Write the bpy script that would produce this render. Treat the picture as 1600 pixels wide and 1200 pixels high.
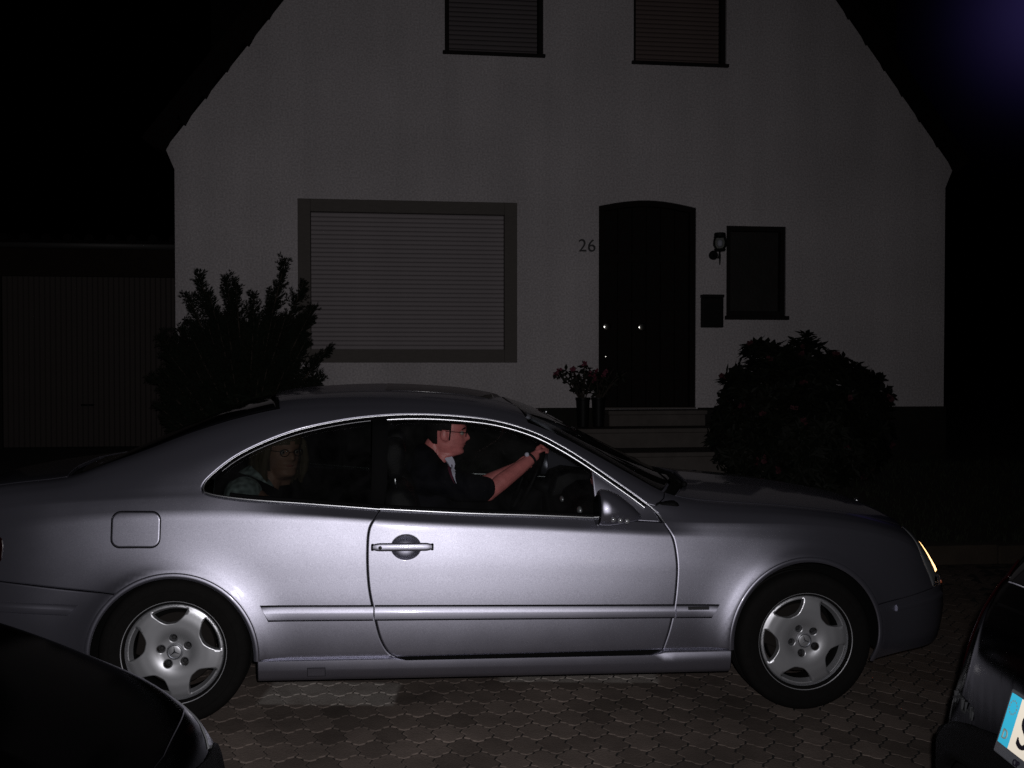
import bpy, bmesh, math, random
import numpy as np
from mathutils import Vector, Matrix
from mathutils.geometry import delaunay_2d_cdt

C = bpy.context.scene
for o in list(bpy.data.objects):
    bpy.data.objects.remove(o)
COL = C.collection
R = math.radians

# ------------------------------------------------------------------ camera, night sky, camera flash
cam_d = bpy.data.cameras.new('camera')
cam = bpy.data.objects.new('camera', cam_d)
COL.objects.link(cam)
cam_d.sensor_width = 36.0
cam_d.lens = 36.0 * 1570 / 1600
cam_d.clip_start, cam_d.clip_end = 0.05, 400
EYE = 1.48
PITCH = math.atan(30 / 1570)
cam.location = (0, 0, EYE)
cam.rotation_euler = (math.pi / 2 - PITCH, 0, 0)
C.camera = cam

world = bpy.data.worlds.new('World')
C.world = world
world.use_nodes = True
wn, wl = world.node_tree.nodes, world.node_tree.links
wn.clear()
w_out = wn.new('ShaderNodeOutputWorld')
sky = wn.new('ShaderNodeTexSky')
sky.sky_type = 'NISHITA'
sky.sun_disc = False
sky.sun_elevation = R(-12)
sky.sun_rotation = R(60)
bg_sky = wn.new('ShaderNodeBackground')
bg_sky.inputs['Strength'].default_value = 0.05
wl.new(sky.outputs[0], bg_sky.inputs['Color'])
# violet glow patch added to the sky in place of stray lens light
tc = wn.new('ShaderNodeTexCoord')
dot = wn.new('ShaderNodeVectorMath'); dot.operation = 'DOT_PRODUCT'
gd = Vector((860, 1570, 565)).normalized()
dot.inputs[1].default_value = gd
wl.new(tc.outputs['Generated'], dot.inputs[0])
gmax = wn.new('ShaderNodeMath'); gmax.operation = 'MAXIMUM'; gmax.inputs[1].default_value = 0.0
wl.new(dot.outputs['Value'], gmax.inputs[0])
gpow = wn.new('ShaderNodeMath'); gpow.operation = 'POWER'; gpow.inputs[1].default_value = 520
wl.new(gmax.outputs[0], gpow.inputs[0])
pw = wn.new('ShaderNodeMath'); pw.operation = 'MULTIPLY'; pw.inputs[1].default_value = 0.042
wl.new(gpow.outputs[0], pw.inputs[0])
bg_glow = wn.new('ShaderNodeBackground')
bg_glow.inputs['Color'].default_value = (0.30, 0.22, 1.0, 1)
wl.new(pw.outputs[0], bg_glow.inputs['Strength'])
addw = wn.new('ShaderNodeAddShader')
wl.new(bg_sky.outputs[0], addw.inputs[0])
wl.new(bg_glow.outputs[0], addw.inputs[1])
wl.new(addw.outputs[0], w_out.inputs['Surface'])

fl_d = bpy.data.lights.new('camera_flash', 'SPOT')
fl = bpy.data.objects.new('camera_flash', fl_d)
COL.objects.link(fl)
fl_d.energy = 330
fl_d.color = (1.0, 0.965, 0.98)
fl_d.shadow_soft_size = 0.012
fl_d.spot_size = R(98)
fl_d.spot_blend = 1.0
fl.location = (0.04, 0.0, EYE + 0.05)
fl.rotation_euler = (math.pi / 2 - R(1.0), 0, R(7.0))

C.view_settings.view_transform = 'Standard'
C.view_settings.look = 'None'
C.view_settings.gamma = 1
C.view_settings.exposure = 0
C.view_settings.use_curve_mapping = False
C.render.engine = 'CYCLES'
C.cycles.max_bounces = 8
C.cycles.transparent_max_bounces = 16
C.cycles.caustics_reflective = False
C.cycles.caustics_refractive = False
C.cycles.use_denoising = False
C.cycles.use_adaptive_sampling = False
C.cycles.sample_clamp_indirect = 0.6

# ------------------------------------------------------------------ helpers: objects
def tag(o, label=None, cat=None, group=None, kind=None):
    if label: o['label'] = label
    if cat: o['category'] = cat
    if group: o['group'] = group
    if kind: o['kind'] = kind
    return o

def empty(name, loc=(0, 0, 0), rot=(0, 0, 0), parent=None):
    o = bpy.data.objects.new(name, None)
    COL.objects.link(o)
    o.empty_display_size = 0.2
    o.location = loc
    o.rotation_euler = rot
    if parent: o.parent = parent
    return o

def link(name, me, mat=None, parent=None):
    o = bpy.data.objects.new(name, me)
    COL.objects.link(o)
    if mat is not None and len(me.materials) == 0:
        me.materials.append(mat)
    if parent is not None: o.parent = parent
    return o

def mesh_from(verts, faces, smooth=True, normals=None):
    me = bpy.data.meshes.new('m')
    me.from_pydata([tuple(map(float, v)) for v in verts], [], [tuple(int(i) for i in f) for f in faces])
    me.update()
    if smooth:
        me.polygons.foreach_set('use_smooth', [True] * len(me.polygons))
    if normals is not None:
        me.normals_split_custom_set_from_vertices([tuple(map(float, n)) for n in normals])
    return me

class MB:
    """collects simple solids into one mesh"""
    def __init__(self): self.v, self.f = [], []
    def add(self, vs, fs):
        b = len(self.v)
        self.v += [tuple(map(float, q)) for q in vs]
        self.f += [tuple(i + b for i in q) for q in fs]
        return self
    def box(self, x0, x1, y0, y1, z0, z1):
        vs = [(x0, y0, z0), (x1, y0, z0), (x1, y1, z0), (x0, y1, z0), (x0, y0, z1), (x1, y0, z1), (x1, y1, z1), (x0, y1, z1)]
        return self.add(vs, [(0, 3, 2, 1), (4, 5, 6, 7), (0, 1, 5, 4), (1, 2, 6, 5), (2, 3, 7, 6), (3, 0, 4, 7)])
    def prism(self, poly, y0, y1):
        """poly in (x, z), extruded along y"""
        n = len(poly)
        a = sum(poly[i][0] * poly[(i + 1) % n][1] - poly[(i + 1) % n][0] * poly[i][1] for i in range(n))
        if a < 0: poly = poly[::-1]
        vs = [(p[0], y0, p[1]) for p in poly] + [(p[0], y1, p[1]) for p in poly]
        fs = [tuple(range(n)), tuple(range(2 * n - 1, n - 1, -1))]
        fs += [(i, i + n, (i + 1) % n + n, (i + 1) % n) for i in range(n)]
        return self.add(vs, fs)
    def tube(self, pts, rad, seg=8, cap=True):
        pts = [Vector(p) for p in pts]
        rr = rad if hasattr(rad, '__len__') else [rad] * len(pts)
        rings, vs, fs = [], [], []
        up = None
        for i, p in enumerate(pts):
            t = (pts[min(i + 1, len(pts) - 1)] - pts[max(i - 1, 0)]).normalized()
            if up is None:
                up = Vector((0, 0, 1)) if abs(t.z) < 0.9 else Vector((1, 0, 0))
            a = t.cross(up).normalized(); b = a.cross(t).normalized(); up = b
            for k in range(seg):
                th = 2 * math.pi * k / seg
                vs.append(p + (a * math.cos(th) + b * math.sin(th)) * rr[i])
        for i in range(len(pts) - 1):
            for k in range(seg):
                fs.append((i * seg + k, i * seg + (k + 1) % seg, (i + 1) * seg + (k + 1) % seg, (i + 1) * seg + k))
        if cap:
            fs.append(tuple(range(seg - 1, -1, -1)))
            fs.append(tuple((len(pts) - 1) * seg + k for k in range(seg)))
        return self.add(vs, fs)
    def lathe(self, prof, axis='y', seg=48, origin=(0, 0, 0)):
        """prof: (r, h) pairs, turned about the axis"""
        vs, fs = [], []
        n = len(prof)
        for k in range(seg):
            c, s = math.cos(2 * math.pi * k / seg), math.sin(2 * math.pi * k / seg)
            for r, h in prof:
                q = {'y': (r * c, h, r * s), 'z': (r * c, r * s, h), 'x': (h, r * c, r * s)}[axis]
                vs.append((q[0] + origin[0], q[1] + origin[1], q[2] + origin[2]))
        for k in range(seg):
            for i in range(n - 1):
                a, b = k * n + i, ((k + 1) % seg) * n + i
                fs.append((a, a + 1, b + 1, b))
        return self.add(vs, fs)
    def ball(self, c, r, seg=16, ring=10, scale=(1, 1, 1)):
        vs, fs = [], []
        for i in range(ring + 1):
            ph = math.pi * i / ring
            for k in range(seg):
                th = 2 * math.pi * k / seg
                vs.append((c[0] + r * scale[0] * math.sin(ph) * math.cos(th), c[1] + r * scale[1] * math.sin(ph) * math.sin(th), c[2] + r * scale[2] * math.cos(ph)))
        for i in range(ring):
            for k in range(seg):
                fs.append((i * seg + k, (i + 1) * seg + k, (i + 1) * seg + (k + 1) % seg, i * seg + (k + 1) % seg))
        return self.add(vs, fs)
    def mesh(self, smooth=False, bevel=0.0, recalc=True, auto=None):
        me = bpy.data.meshes.new('m')
        me.from_pydata(self.v, [], self.f)
        bm = bmesh.new(); bm.from_mesh(me)
        bmesh.ops.remove_doubles(bm, verts=bm.verts, dist=1e-6)
        if recalc: bmesh.ops.recalc_face_normals(bm, faces=bm.faces)
        if bevel > 0:
            ed = [e for e in bm.edges if len(e.link_faces) == 2 and e.calc_face_angle(0) > R(35)]
            bmesh.ops.bevel(bm, geom=ed, offset=bevel, segments=2, profile=0.5, affect='EDGES', clamp_overlap=True)
        if auto is not None:
            for f in bm.faces: f.smooth = True
            for e in bm.edges:
                if len(e.link_faces) == 2 and e.calc_face_angle(0) > R(auto): e.smooth = False
        else:
            for f in bm.faces: f.smooth = smooth
        bm.to_mesh(me); bm.free()
        return me
    def build(self, name, mat, parent=None, **k):
        return link(name, self.mesh(**k), mat, parent)

def copy_tree(o, parent=None):
    c = o.copy(); COL.objects.link(c)
    if parent is not None: c.parent = parent
    for ch in list(o.children): copy_tree(ch, c)
    return c

# ------------------------------------------------------------------ helpers: materials
def principled(name):
    m = bpy.data.materials.new(name)
    m.use_nodes = True
    nt = m.node_tree
    b = nt.nodes['Principled BSDF']
    return m, nt, b

def mat(name, col, rough=0.6, metal=0.0, coat=0.0, coat_rough=0.03, spec=0.5, vary=0.0, vscale=8.0, bump=0.0, bscale=60.0, detail=4.0, stretch=None, emit=None, emit_s=0.0, sheen=0.0):
    m, nt, b = principled(name)
    b.inputs['Base Color'].default_value = (*col, 1)
    b.inputs['Roughness'].default_value = rough
    b.inputs['Metallic'].default_value = metal
    b.inputs['Coat Weight'].default_value = coat
    b.inputs['Coat Roughness'].default_value = coat_rough
    b.inputs['Specular IOR Level'].default_value = spec
    if sheen: b.inputs['Sheen Weight'].default_value = sheen
    if emit:
        b.inputs['Emission Color'].default_value = (*emit, 1)
        b.inputs['Emission Strength'].default_value = emit_s
    if vary or bump:
        t = nt.nodes.new('ShaderNodeTexCoord')
        src = t.outputs['Object']
        if stretch:
            mp = nt.nodes.new('ShaderNodeMapping'); mp.inputs['Scale'].default_value = stretch
            nt.links.new(src, mp.inputs[0]); src = mp.outputs[0]
    if vary:
        n = nt.nodes.new('ShaderNodeTexNoise')
        n.inputs['Scale'].default_value = vscale; n.inputs['Detail'].default_value = detail
        nt.links.new(src, n.inputs['Vector'])
        mx = nt.nodes.new('ShaderNodeMix'); mx.data_type = 'RGBA'
        mx.inputs['A'].default_value = (*[max(0, c * (1 - vary)) for c in col], 1)
        mx.inputs['B'].default_value = (*[min(1, c * (1 + vary)) for c in col], 1)
        nt.links.new(n.outputs['Fac'], mx.inputs['Factor'])
        nt.links.new(mx.outputs['Result'], b.inputs['Base Color'])
    if bump:
        n2 = nt.nodes.new('ShaderNodeTexNoise')
        n2.inputs['Scale'].default_value = bscale; n2.inputs['Detail'].default_value = 5
        nt.links.new(src, n2.inputs['Vector'])
        bp = nt.nodes.new('ShaderNodeBump')
        bp.inputs['Strength'].default_value = bump; bp.inputs['Distance'].default_value = 0.01
        nt.links.new(n2.outputs['Fac'], bp.inputs['Height'])
        nt.links.new(bp.outputs[0], b.inputs['Normal'])
    return m

def glass(name, tint, dust=0.006, rough=0.0):
    """thin pane: tinted see-through with a fresnel reflection"""
    m = bpy.data.materials.new(name); m.use_nodes = True
    nt = m.node_tree; nt.nodes.clear()
    out = nt.nodes.new('ShaderNodeOutputMaterial')
    tr = nt.nodes.new('ShaderNodeBsdfTransparent'); tr.inputs['Color'].default_value = (*tint, 1)
    gl = nt.nodes.new('ShaderNodeBsdfGlossy'); gl.inputs['Roughness'].default_value = rough
    fr = nt.nodes.new('ShaderNodeFresnel'); fr.inputs['IOR'].default_value = 1.45
    mx = nt.nodes.new('ShaderNodeMixShader')
    nt.links.new(fr.outputs[0], mx.inputs[0]); nt.links.new(tr.outputs[0], mx.inputs[1]); nt.links.new(gl.outputs[0], mx.inputs[2])
    # thin film of dust and wipe marks on the pane
    t = nt.nodes.new('ShaderNodeTexCoord')
    n = nt.nodes.new('ShaderNodeTexNoise'); n.inputs['Scale'].default_value = 7; n.inputs['Detail'].default_value = 8; n.inputs['Distortion'].default_value = 1.5
    nt.links.new(t.outputs['Object'], n.inputs['Vector'])
    mr = nt.nodes.new('ShaderNodeMapRange'); mr.inputs['From Min'].default_value = .35; mr.inputs['From Max'].default_value = .75; mr.inputs['To Min'].default_value = dust * .4; mr.inputs['To Max'].default_value = dust * 2
    nt.links.new(n.outputs['Fac'], mr.inputs['Value'])
    df = nt.nodes.new('ShaderNodeBsdfDiffuse'); df.inputs['Color'].default_value = (.5, .5, .52, 1)
    m2 = nt.nodes.new('ShaderNodeMixShader')
    nt.links.new(mr.outputs['Result'], m2.inputs[0]); nt.links.new(mx.outputs[0], m2.inputs[1]); nt.links.new(df.outputs[0], m2.inputs[2])
    nt.links.new(m2.outputs[0], out.inputs['Surface'])
    return m

def paint(name, col, metal, rough, coat=0.7, coat_rough=0.06, flake=0.0):
    m, nt, b = principled(name)
    b.inputs['Base Color'].default_value = (*col, 1)
    b.inputs['Metallic'].default_value = metal
    b.inputs['Roughness'].default_value = rough
    b.inputs['Coat Weight'].default_value = coat
    b.inputs['Coat Roughness'].default_value = coat_rough
    if flake:
        t = nt.nodes.new('ShaderNodeTexCoord')
        n = nt.nodes.new('ShaderNodeTexNoise'); n.inputs['Scale'].default_value = 420; n.inputs['Detail'].default_value = 2
        nt.links.new(t.outputs['Object'], n.inputs['Vector'])
        mx = nt.nodes.new('ShaderNodeMix'); mx.data_type = 'RGBA'
        mx.inputs['A'].default_value = (*[c * (1 - flake) for c in col], 1)
        mx.inputs['B'].default_value = (*[min(1, c * (1 + flake)) for c in col], 1)
        nt.links.new(n.outputs['Fac'], mx.inputs['Factor'])
        nt.links.new(mx.outputs['Result'], b.inputs['Base Color'])
        n3 = nt.nodes.new('ShaderNodeTexNoise'); n3.inputs['Scale'].default_value = 5; n3.inputs['Detail'].default_value = 6
        nt.links.new(t.outputs['Object'], n3.inputs['Vector'])
        mr = nt.nodes.new('ShaderNodeMapRange')
        mr.inputs['To Min'].default_value = rough - 0.05; mr.inputs['To Max'].default_value = rough + 0.05
        nt.links.new(n3.outputs['Fac'], mr.inputs['Value'])
        nt.links.new(mr.outputs['Result'], b.inputs['Roughness'])
    return m

def car_silver():
    """metallic base coat (short-tailed flake lobe over a grey ground) under clear lacquer"""
    m = bpy.data.materials.new('silver_paint'); m.use_nodes = True
    nt = m.node_tree; nt.nodes.clear(); L = nt.links
    out = nt.nodes.new('ShaderNodeOutputMaterial')
    t = nt.nodes.new('ShaderNodeTexCoord')
    n = nt.nodes.new('ShaderNodeTexNoise'); n.inputs['Scale'].default_value = 260; n.inputs['Detail'].default_value = 1
    L.new(t.outputs['Object'], n.inputs['Vector'])
    mx = nt.nodes.new('ShaderNodeMix'); mx.data_type = 'RGBA'
    mx.inputs['A'].default_value = (.31, .31, .375, 1); mx.inputs['B'].default_value = (.62, .62, .735, 1)
    L.new(n.outputs['Fac'], mx.inputs['Factor'])
    n3 = nt.nodes.new('ShaderNodeTexNoise'); n3.inputs['Scale'].default_value = 4; n3.inputs['Detail'].default_value = 6
    L.new(t.outputs['Object'], n3.inputs['Vector'])
    mr = nt.nodes.new('ShaderNodeMapRange'); mr.inputs['To Min'].default_value = .435; mr.inputs['To Max'].default_value = .485
    L.new(n3.outputs['Fac'], mr.inputs['Value'])
    gl = nt.nodes.new('ShaderNodeBsdfGlossy'); gl.distribution = 'BECKMANN'
    L.new(mx.outputs['Result'], gl.inputs['Color']); L.new(mr.outputs['Result'], gl.inputs['Roughness'])
    df = nt.nodes.new('ShaderNodeBsdfDiffuse'); df.inputs['Color'].default_value = (.155, .154, .190, 1)
    m1 = nt.nodes.new('ShaderNodeMixShader'); m1.inputs[0].default_value = .72
    L.new(df.outputs[0], m1.inputs[1]); L.new(gl.outputs[0], m1.inputs[2])
    fr = nt.nodes.new('ShaderNodeFresnel'); fr.inputs['IOR'].default_value = 1.5
    cl = nt.nodes.new('ShaderNodeBsdfGlossy'); cl.distribution = 'GGX'; cl.inputs['Roughness'].default_value = .07
    m2 = nt.nodes.new('ShaderNodeMixShader')
    L.new(fr.outputs[0], m2.inputs[0]); L.new(m1.outputs[0], m2.inputs[1]); L.new(cl.outputs[0], m2.inputs[2])
    L.new(m2.outputs[0], out.inputs['Surface'])
    return m

def black_gloss():
    m = bpy.data.materials.new('black_paint'); m.use_nodes = True
    nt = m.node_tree; nt.nodes.clear(); L = nt.links
    out = nt.nodes.new('ShaderNodeOutputMaterial')
    df = nt.nodes.new('ShaderNodeBsdfDiffuse'); df.inputs['Color'].default_value = (.0006, .0006, .0007, 1)
    fr = nt.nodes.new('ShaderNodeFresnel'); fr.inputs['IOR'].default_value = 1.14
    cl = nt.nodes.new('ShaderNodeBsdfGlossy'); cl.distribution = 'BECKMANN'; cl.inputs['Roughness'].default_value = .14
    m2 = nt.nodes.new('ShaderNodeMixShader')
    L.new(fr.outputs[0], m2.inputs[0]); L.new(df.outputs[0], m2.inputs[1]); L.new(cl.outputs[0], m2.inputs[2])
    L.new(m2.outputs[0], out.inputs['Surface'])
    return m

M = {}
M['silver'] = car_silver()
M['chrome'] = mat('chrome', (0.40, 0.41, 0.43), 0.33, 1.0)
M['chrome_dull'] = mat('dull_trim', (0.12, 0.122, 0.13), 0.4, 1.0)
M['alloy'] = paint('alloy_silver', (0.52, 0.53, 0.56), 0.75, 0.42, 0.3, 0.1, 0.06)
M['tyre'] = mat('tyre_rubber', (0.0060, 0.0056, 0.0054), 0.85, spec=0.12, bump=0.15, bscale=90, vary=0.3, vscale=30)
M['rubber'] = mat('black_rubber', (0.0025, 0.0025, 0.0028), 0.7, spec=0.05)
M['dark_trim'] = mat('dark_trim', (0.02, 0.02, 0.022), 0.5)
M['glass'] = glass('side_glass', (0.82, 0.84, 0.83))
M['glass_rear'] = glass('rear_glass', (0.28, 0.30, 0.29))
M['screen'] = glass('screen_glass', (0.55, 0.58, 0.57))
M['black_glass'] = mat('black_glass', (0.004, 0.004, 0.005), 0.04, spec=0.5)
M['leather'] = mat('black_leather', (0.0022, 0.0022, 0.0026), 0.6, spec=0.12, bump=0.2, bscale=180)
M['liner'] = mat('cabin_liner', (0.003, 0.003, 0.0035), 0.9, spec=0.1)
M['well'] = mat('wheel_well', (0.004, 0.004, 0.004), 0.95, spec=0.1)
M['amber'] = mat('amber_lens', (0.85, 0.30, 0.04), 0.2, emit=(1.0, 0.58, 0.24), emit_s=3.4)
M['amber_dim'] = mat('amber_marker', (0.5, 0.10, 0.02), 0.3)
M['lens'] = mat('clear_lens', (0.35, 0.36, 0.38), 0.12, metal=0.6)
M['red_lens'] = mat('red_lens', (0.008, 0.0005, 0.001), 0.25, spec=0.2)
M['brake'] = mat('brake_disc', (0.014, 0.012, 0.011), 0.8, spec=0.1)
M['barrel'] = mat('rim_barrel', (0.012, 0.012, 0.012), 0.7, spec=0.1)
M['star'] = mat('star_relief', (0.55, 0.57, 0.62), 0.25, metal=1.0)
M['skin'] = mat('skin', (0.64, 0.20, 0.195), 0.42, vary=0.38, vscale=30, detail=8, bump=0.18, bscale=160)
M['skin_pale'] = mat('skin_pale', (0.50, 0.27, 0.20), 0.55, vary=0.1, vscale=40)
M['hair_dark'] = mat('dark_hair', (0.0045, 0.003, 0.003), 0.7, spec=0.15, bump=0.6, bscale=120, stretch=(1, 1, 0.15))
M['hair_blond'] = mat('blond_hair', (0.14, 0.105, 0.065), 0.6, spec=0.2, vary=0.35, vscale=60, bump=0.5, bscale=90, stretch=(1, 1, 0.15))
M['navy'] = mat('navy_cloth', (0.0048, 0.0048, 0.0075), 0.95, spec=0.05, bump=0.25, bscale=50)
M['white_cloth'] = mat('white_cloth', (0.62, 0.60, 0.74), 0.8)
M['maroon'] = mat('maroon_cloth', (0.10, 0.01, 0.035), 0.8)
M['eye'] = mat('eye_white', (0.30, 0.27, 0.25), 0.15)
M['iris'] = mat('iris', (0.02, 0.015, 0.012), 0.05)
M['lip'] = mat('lips', (0.40, 0.11, 0.10), 0.5)
M['black_paint'] = black_gloss()
M['plastic'] = mat('black_plastic', (0.003, 0.003, 0.0032), 0.7, spec=0.12, bump=0.1, bscale=200)
# ------------------------------------------------------------------ curves, car surface, panels
def pchip(xk, yk, x):
    xk = np.asarray(xk, float); yk = np.asarray(yk, float); x = np.asarray(x, float)
    h = np.diff(xk); d = np.diff(yk) / h
    m = np.zeros_like(yk)
    m[0], m[-1] = d[0], d[-1]
    for i in range(1, len(xk) - 1):
        if d[i - 1] * d[i] > 0:
            w1, w2 = 2 * h[i] + h[i - 1], h[i] + 2 * h[i - 1]
            m[i] = (w1 + w2) / (w1 / d[i - 1] + w2 / d[i])
    i = np.clip(np.searchsorted(xk, x) - 1, 0, len(xk) - 2)
    u = np.clip((x - xk[i]) / h[i], 0, 1)
    return ((1 + 2 * u) * (1 - u) ** 2 * yk[i] + u * (1 - u) ** 2 * h[i] * m[i] + u * u * (3 - 2 * u) * yk[i + 1] + u * u * (u - 1) * h[i] * m[i + 1])

def tab(pairs, x):
    return pchip([p[0] for p in pairs], [p[1] for p in pairs], x)

def smooth1(a, s, axis):
    if s < 0.3: return a
    r = int(3 * s) + 1
    k = np.exp(-0.5 * (np.arange(-r, r + 1) / s) ** 2); k /= k.sum()
    a = np.moveaxis(a, axis, 0)
    lo = a[0] - (a[1:r + 1][::-1] - a[0]); hi = a[-1] + (a[-1] - a[-r - 1:-1][::-1])
    b = np.concatenate([lo, a, hi], 0)
    out = sum(k[i] * b[i:i + a.shape[0]] for i in range(2 * r + 1))
    return np.moveaxis(out, 0, axis)

class Body:
    """half of a car skin: sections (y half-width, z) against x; t runs from the sill up over the roof to the centre line"""
    def __init__(self, T, ys, zs, x0, x1, flares=(), sx=2.0, st=1.2, crease=None):
        self.T = T
        n = int(round((x1 - x0) / 0.01)) + 1
        self.X = np.linspace(x0, x1, n)
        self.TT = np.linspace(T[0], T[-1], int(round((T[-1] - T[0]) / 0.01)) + 1)
        Y = np.array([f(self.X) for f in ys]); Z = np.array([f(self.X) for f in zs])
        GY = np.array([pchip(T, Y[:, i], self.TT) for i in range(n)])
        GZ = np.array([pchip(T, Z[:, i], self.TT) for i in range(n)])
        if crease:
            a, b_ = crease
            LY = np.array([np.interp(self.TT, T, Y[:, i]) for i in range(n)]); LZ = np.array([np.interp(self.TT, T, Z[:, i]) for i in range(n)])
            wc = np.clip(np.minimum((self.TT - a) / .17, (b_ - self.TT) / .05), 0, 1)
            GY = GY * (1 - wc) + LY * wc; GZ = GZ * (1 - wc) + LZ * wc
        GY, GZ = smooth1(GY, sx, 0), smooth1(GZ, sx, 0)
        c = GY[:, -1].copy()
        GY, GZ = smooth1(GY, st, 1), smooth1(GZ, st, 1)
        wt = np.clip(np.minimum((self.TT - 1.08) / .10, (1.62 - self.TT) / .12), 0, 1)
        GY = GY * (1 - wt) + smooth1(GY, 7, 1) * wt; GZ = GZ * (1 - wt) + smooth1(GZ, 7, 1) * wt
        GY[:, -1] = 0
        XX = np.repeat(self.X[:, None], GY.shape[1], 1)
        for (cx, cz, rad, a1, w1, a2, w2) in flares:
            r = np.hypot(XX - cx, GZ - cz)
            g = a1 * np.exp(-((r - rad) / w1) ** 2) + a2 * np.exp(-((r - rad) / w2) ** 2)
            up = np.clip((0.95 - GZ) / 0.15, 0, 1)
            GY = GY + g * up * (GY > 0.3)
        self.GY, self.GZ = GY, GZ
        dYx, dYt = np.gradient(GY, 0.01); dZx, dZt = np.gradient(GZ, 0.01)
        # position (x, -y, z): near side is -y
        a = np.stack([np.ones_like(GY), -dYx, dZx], -1); b = np.stack([np.zeros_like(GY), -dYt, dZt], -1)
        N = np.cross(a, b)
        N /= np.linalg.norm(N, axis=-1, keepdims=True) + 1e-12
        self.N = N
    def _lk(self, G, x, t):
        fx = np.clip((np.asarray(x) - self.X[0]) / 0.01, 0, len(self.X) - 1.001); ft = np.clip((np.asarray(t) - self.TT[0]) / 0.01, 0, len(self.TT) - 1.001)
        i, j = fx.astype(int), ft.astype(int); u, v = fx - i, ft - j
        if G.ndim == 3: u, v = u[..., None], v[..., None]
        return (G[i, j] * (1 - u) * (1 - v) + G[i + 1, j] * u * (1 - v) + G[i, j + 1] * (1 - u) * v + G[i + 1, j + 1] * u * v)
    def P(self, x, t):
        x = np.asarray(x, float); t = np.asarray(t, float)
        return np.stack([x, -self._lk(self.GY, x, t), self._lk(self.GZ, x, t)], -1)
    def Nn(self, x, t):
        n = self._lk(self.N, np.asarray(x, float), np.asarray(t, float))
        return n / (np.linalg.norm(n, axis=-1, keepdims=True) + 1e-12)
    def t_of(self, x, z):
        f = float(np.clip((x - self.X[0]) / 0.01, 0, len(self.X) - 1.001)); i = int(f); f -= i
        zz = np.maximum.accumulate(self.GZ[i] * (1 - f) + self.GZ[i + 1] * f)
        return float(np.interp(z, zz + np.arange(len(zz)) * 1e-9, self.TT))
    def xz(self, pts):
        return [(x, self.t_of(x, z)) for x, z in pts]

def resample(pts, step, closed=False):
    pts = [np.array(p, float) for p in pts]
    if closed: pts = pts + [pts[0]]
    out = []
    for a, b in zip(pts[:-1], pts[1:]):
        n = max(1, int(math.ceil(np.linalg.norm(b - a) / step)))
        out += [a + (b - a) * k / n for k in range(n)]
    if not closed: out.append(pts[-1])
    return out

def curve(pts, step=0.012):
    """smooth (centripetal Catmull-Rom) line through points"""
    P = [np.array(p, float) for p in pts]
    P = [2 * P[0] - P[1]] + P + [2 * P[-1] - P[-2]]
    out = []
    for i in range(1, len(P) - 2):
        p0, p1, p2, p3 = P[i - 1:i + 3]
        t0 = 0; t1 = t0 + np.linalg.norm(p1 - p0) ** .5; t2 = t1 + np.linalg.norm(p2 - p1) ** .5; t3 = t2 + np.linalg.norm(p3 - p2) ** .5
        n = max(1, int(math.ceil(np.linalg.norm(p2 - p1) / step)))
        for k in range(n):
            t = t1 + (t2 - t1) * k / n
            a1 = (t1 - t) / (t1 - t0) * p0 + (t - t0) / (t1 - t0) * p1; a2 = (t2 - t) / (t2 - t1) * p1 + (t - t1) / (t2 - t1) * p2; a3 = (t3 - t) / (t3 - t2) * p2 + (t - t2) / (t3 - t2) * p3
            b1 = (t2 - t) / (t2 - t0) * a1 + (t - t0) / (t2 - t0) * a2; b2 = (t3 - t) / (t3 - t1) * a2 + (t - t1) / (t3 - t1) * a3
            out.append((t2 - t) / (t2 - t1) * b1 + (t - t1) / (t2 - t1) * b2)
    out.append(P[-2])
    return out

def inside(pts, poly):
    x, y = pts[:, 0][:, None], pts[:, 1][:, None]
    a = np.asarray(poly); b = np.roll(a, -1, 0)
    c = ((a[:, 1] > y) != (b[:, 1] > y)) & (x < (b[:, 0] - a[:, 0]) * (y - a[:, 1]) / (b[:, 1] - a[:, 1] + 1e-30) + a[:, 0])
    return c.sum(1) % 2 == 1

def dist_poly(pts, poly):
    a = np.asarray(poly); b = np.roll(a, -1, 0); d = b - a
    out = np.full(len(pts), 1e9)
    L = (d ** 2).sum(1) + 1e-18
    for s in range(0, len(pts), 2000):
        p = pts[s:s + 2000][:, None, :]
        u = np.clip(((p - a) * d).sum(2) / L, 0, 1)
        out[s:s + 2000] = np.sqrt(((p - (a + u[..., None] * d)) ** 2).sum(2)).min(1)
    return out

def signed_area(p):
    p = np.asarray(p); q = np.roll(p, -1, 0)
    return 0.5 * (p[:, 0] * q[:, 1] - q[:, 0] * p[:, 1]).sum()

def inset_poly(p, d):
    p = np.asarray(p); t = np.roll(p, -1, 0) - np.roll(p, 1, 0)
    t /= np.linalg.norm(t, axis=1, keepdims=True) + 1e-12
    n = np.stack([-t[:, 1], t[:, 0]], 1)
    return p + n * d * (1 if signed_area(p) > 0 else -1)

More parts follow.
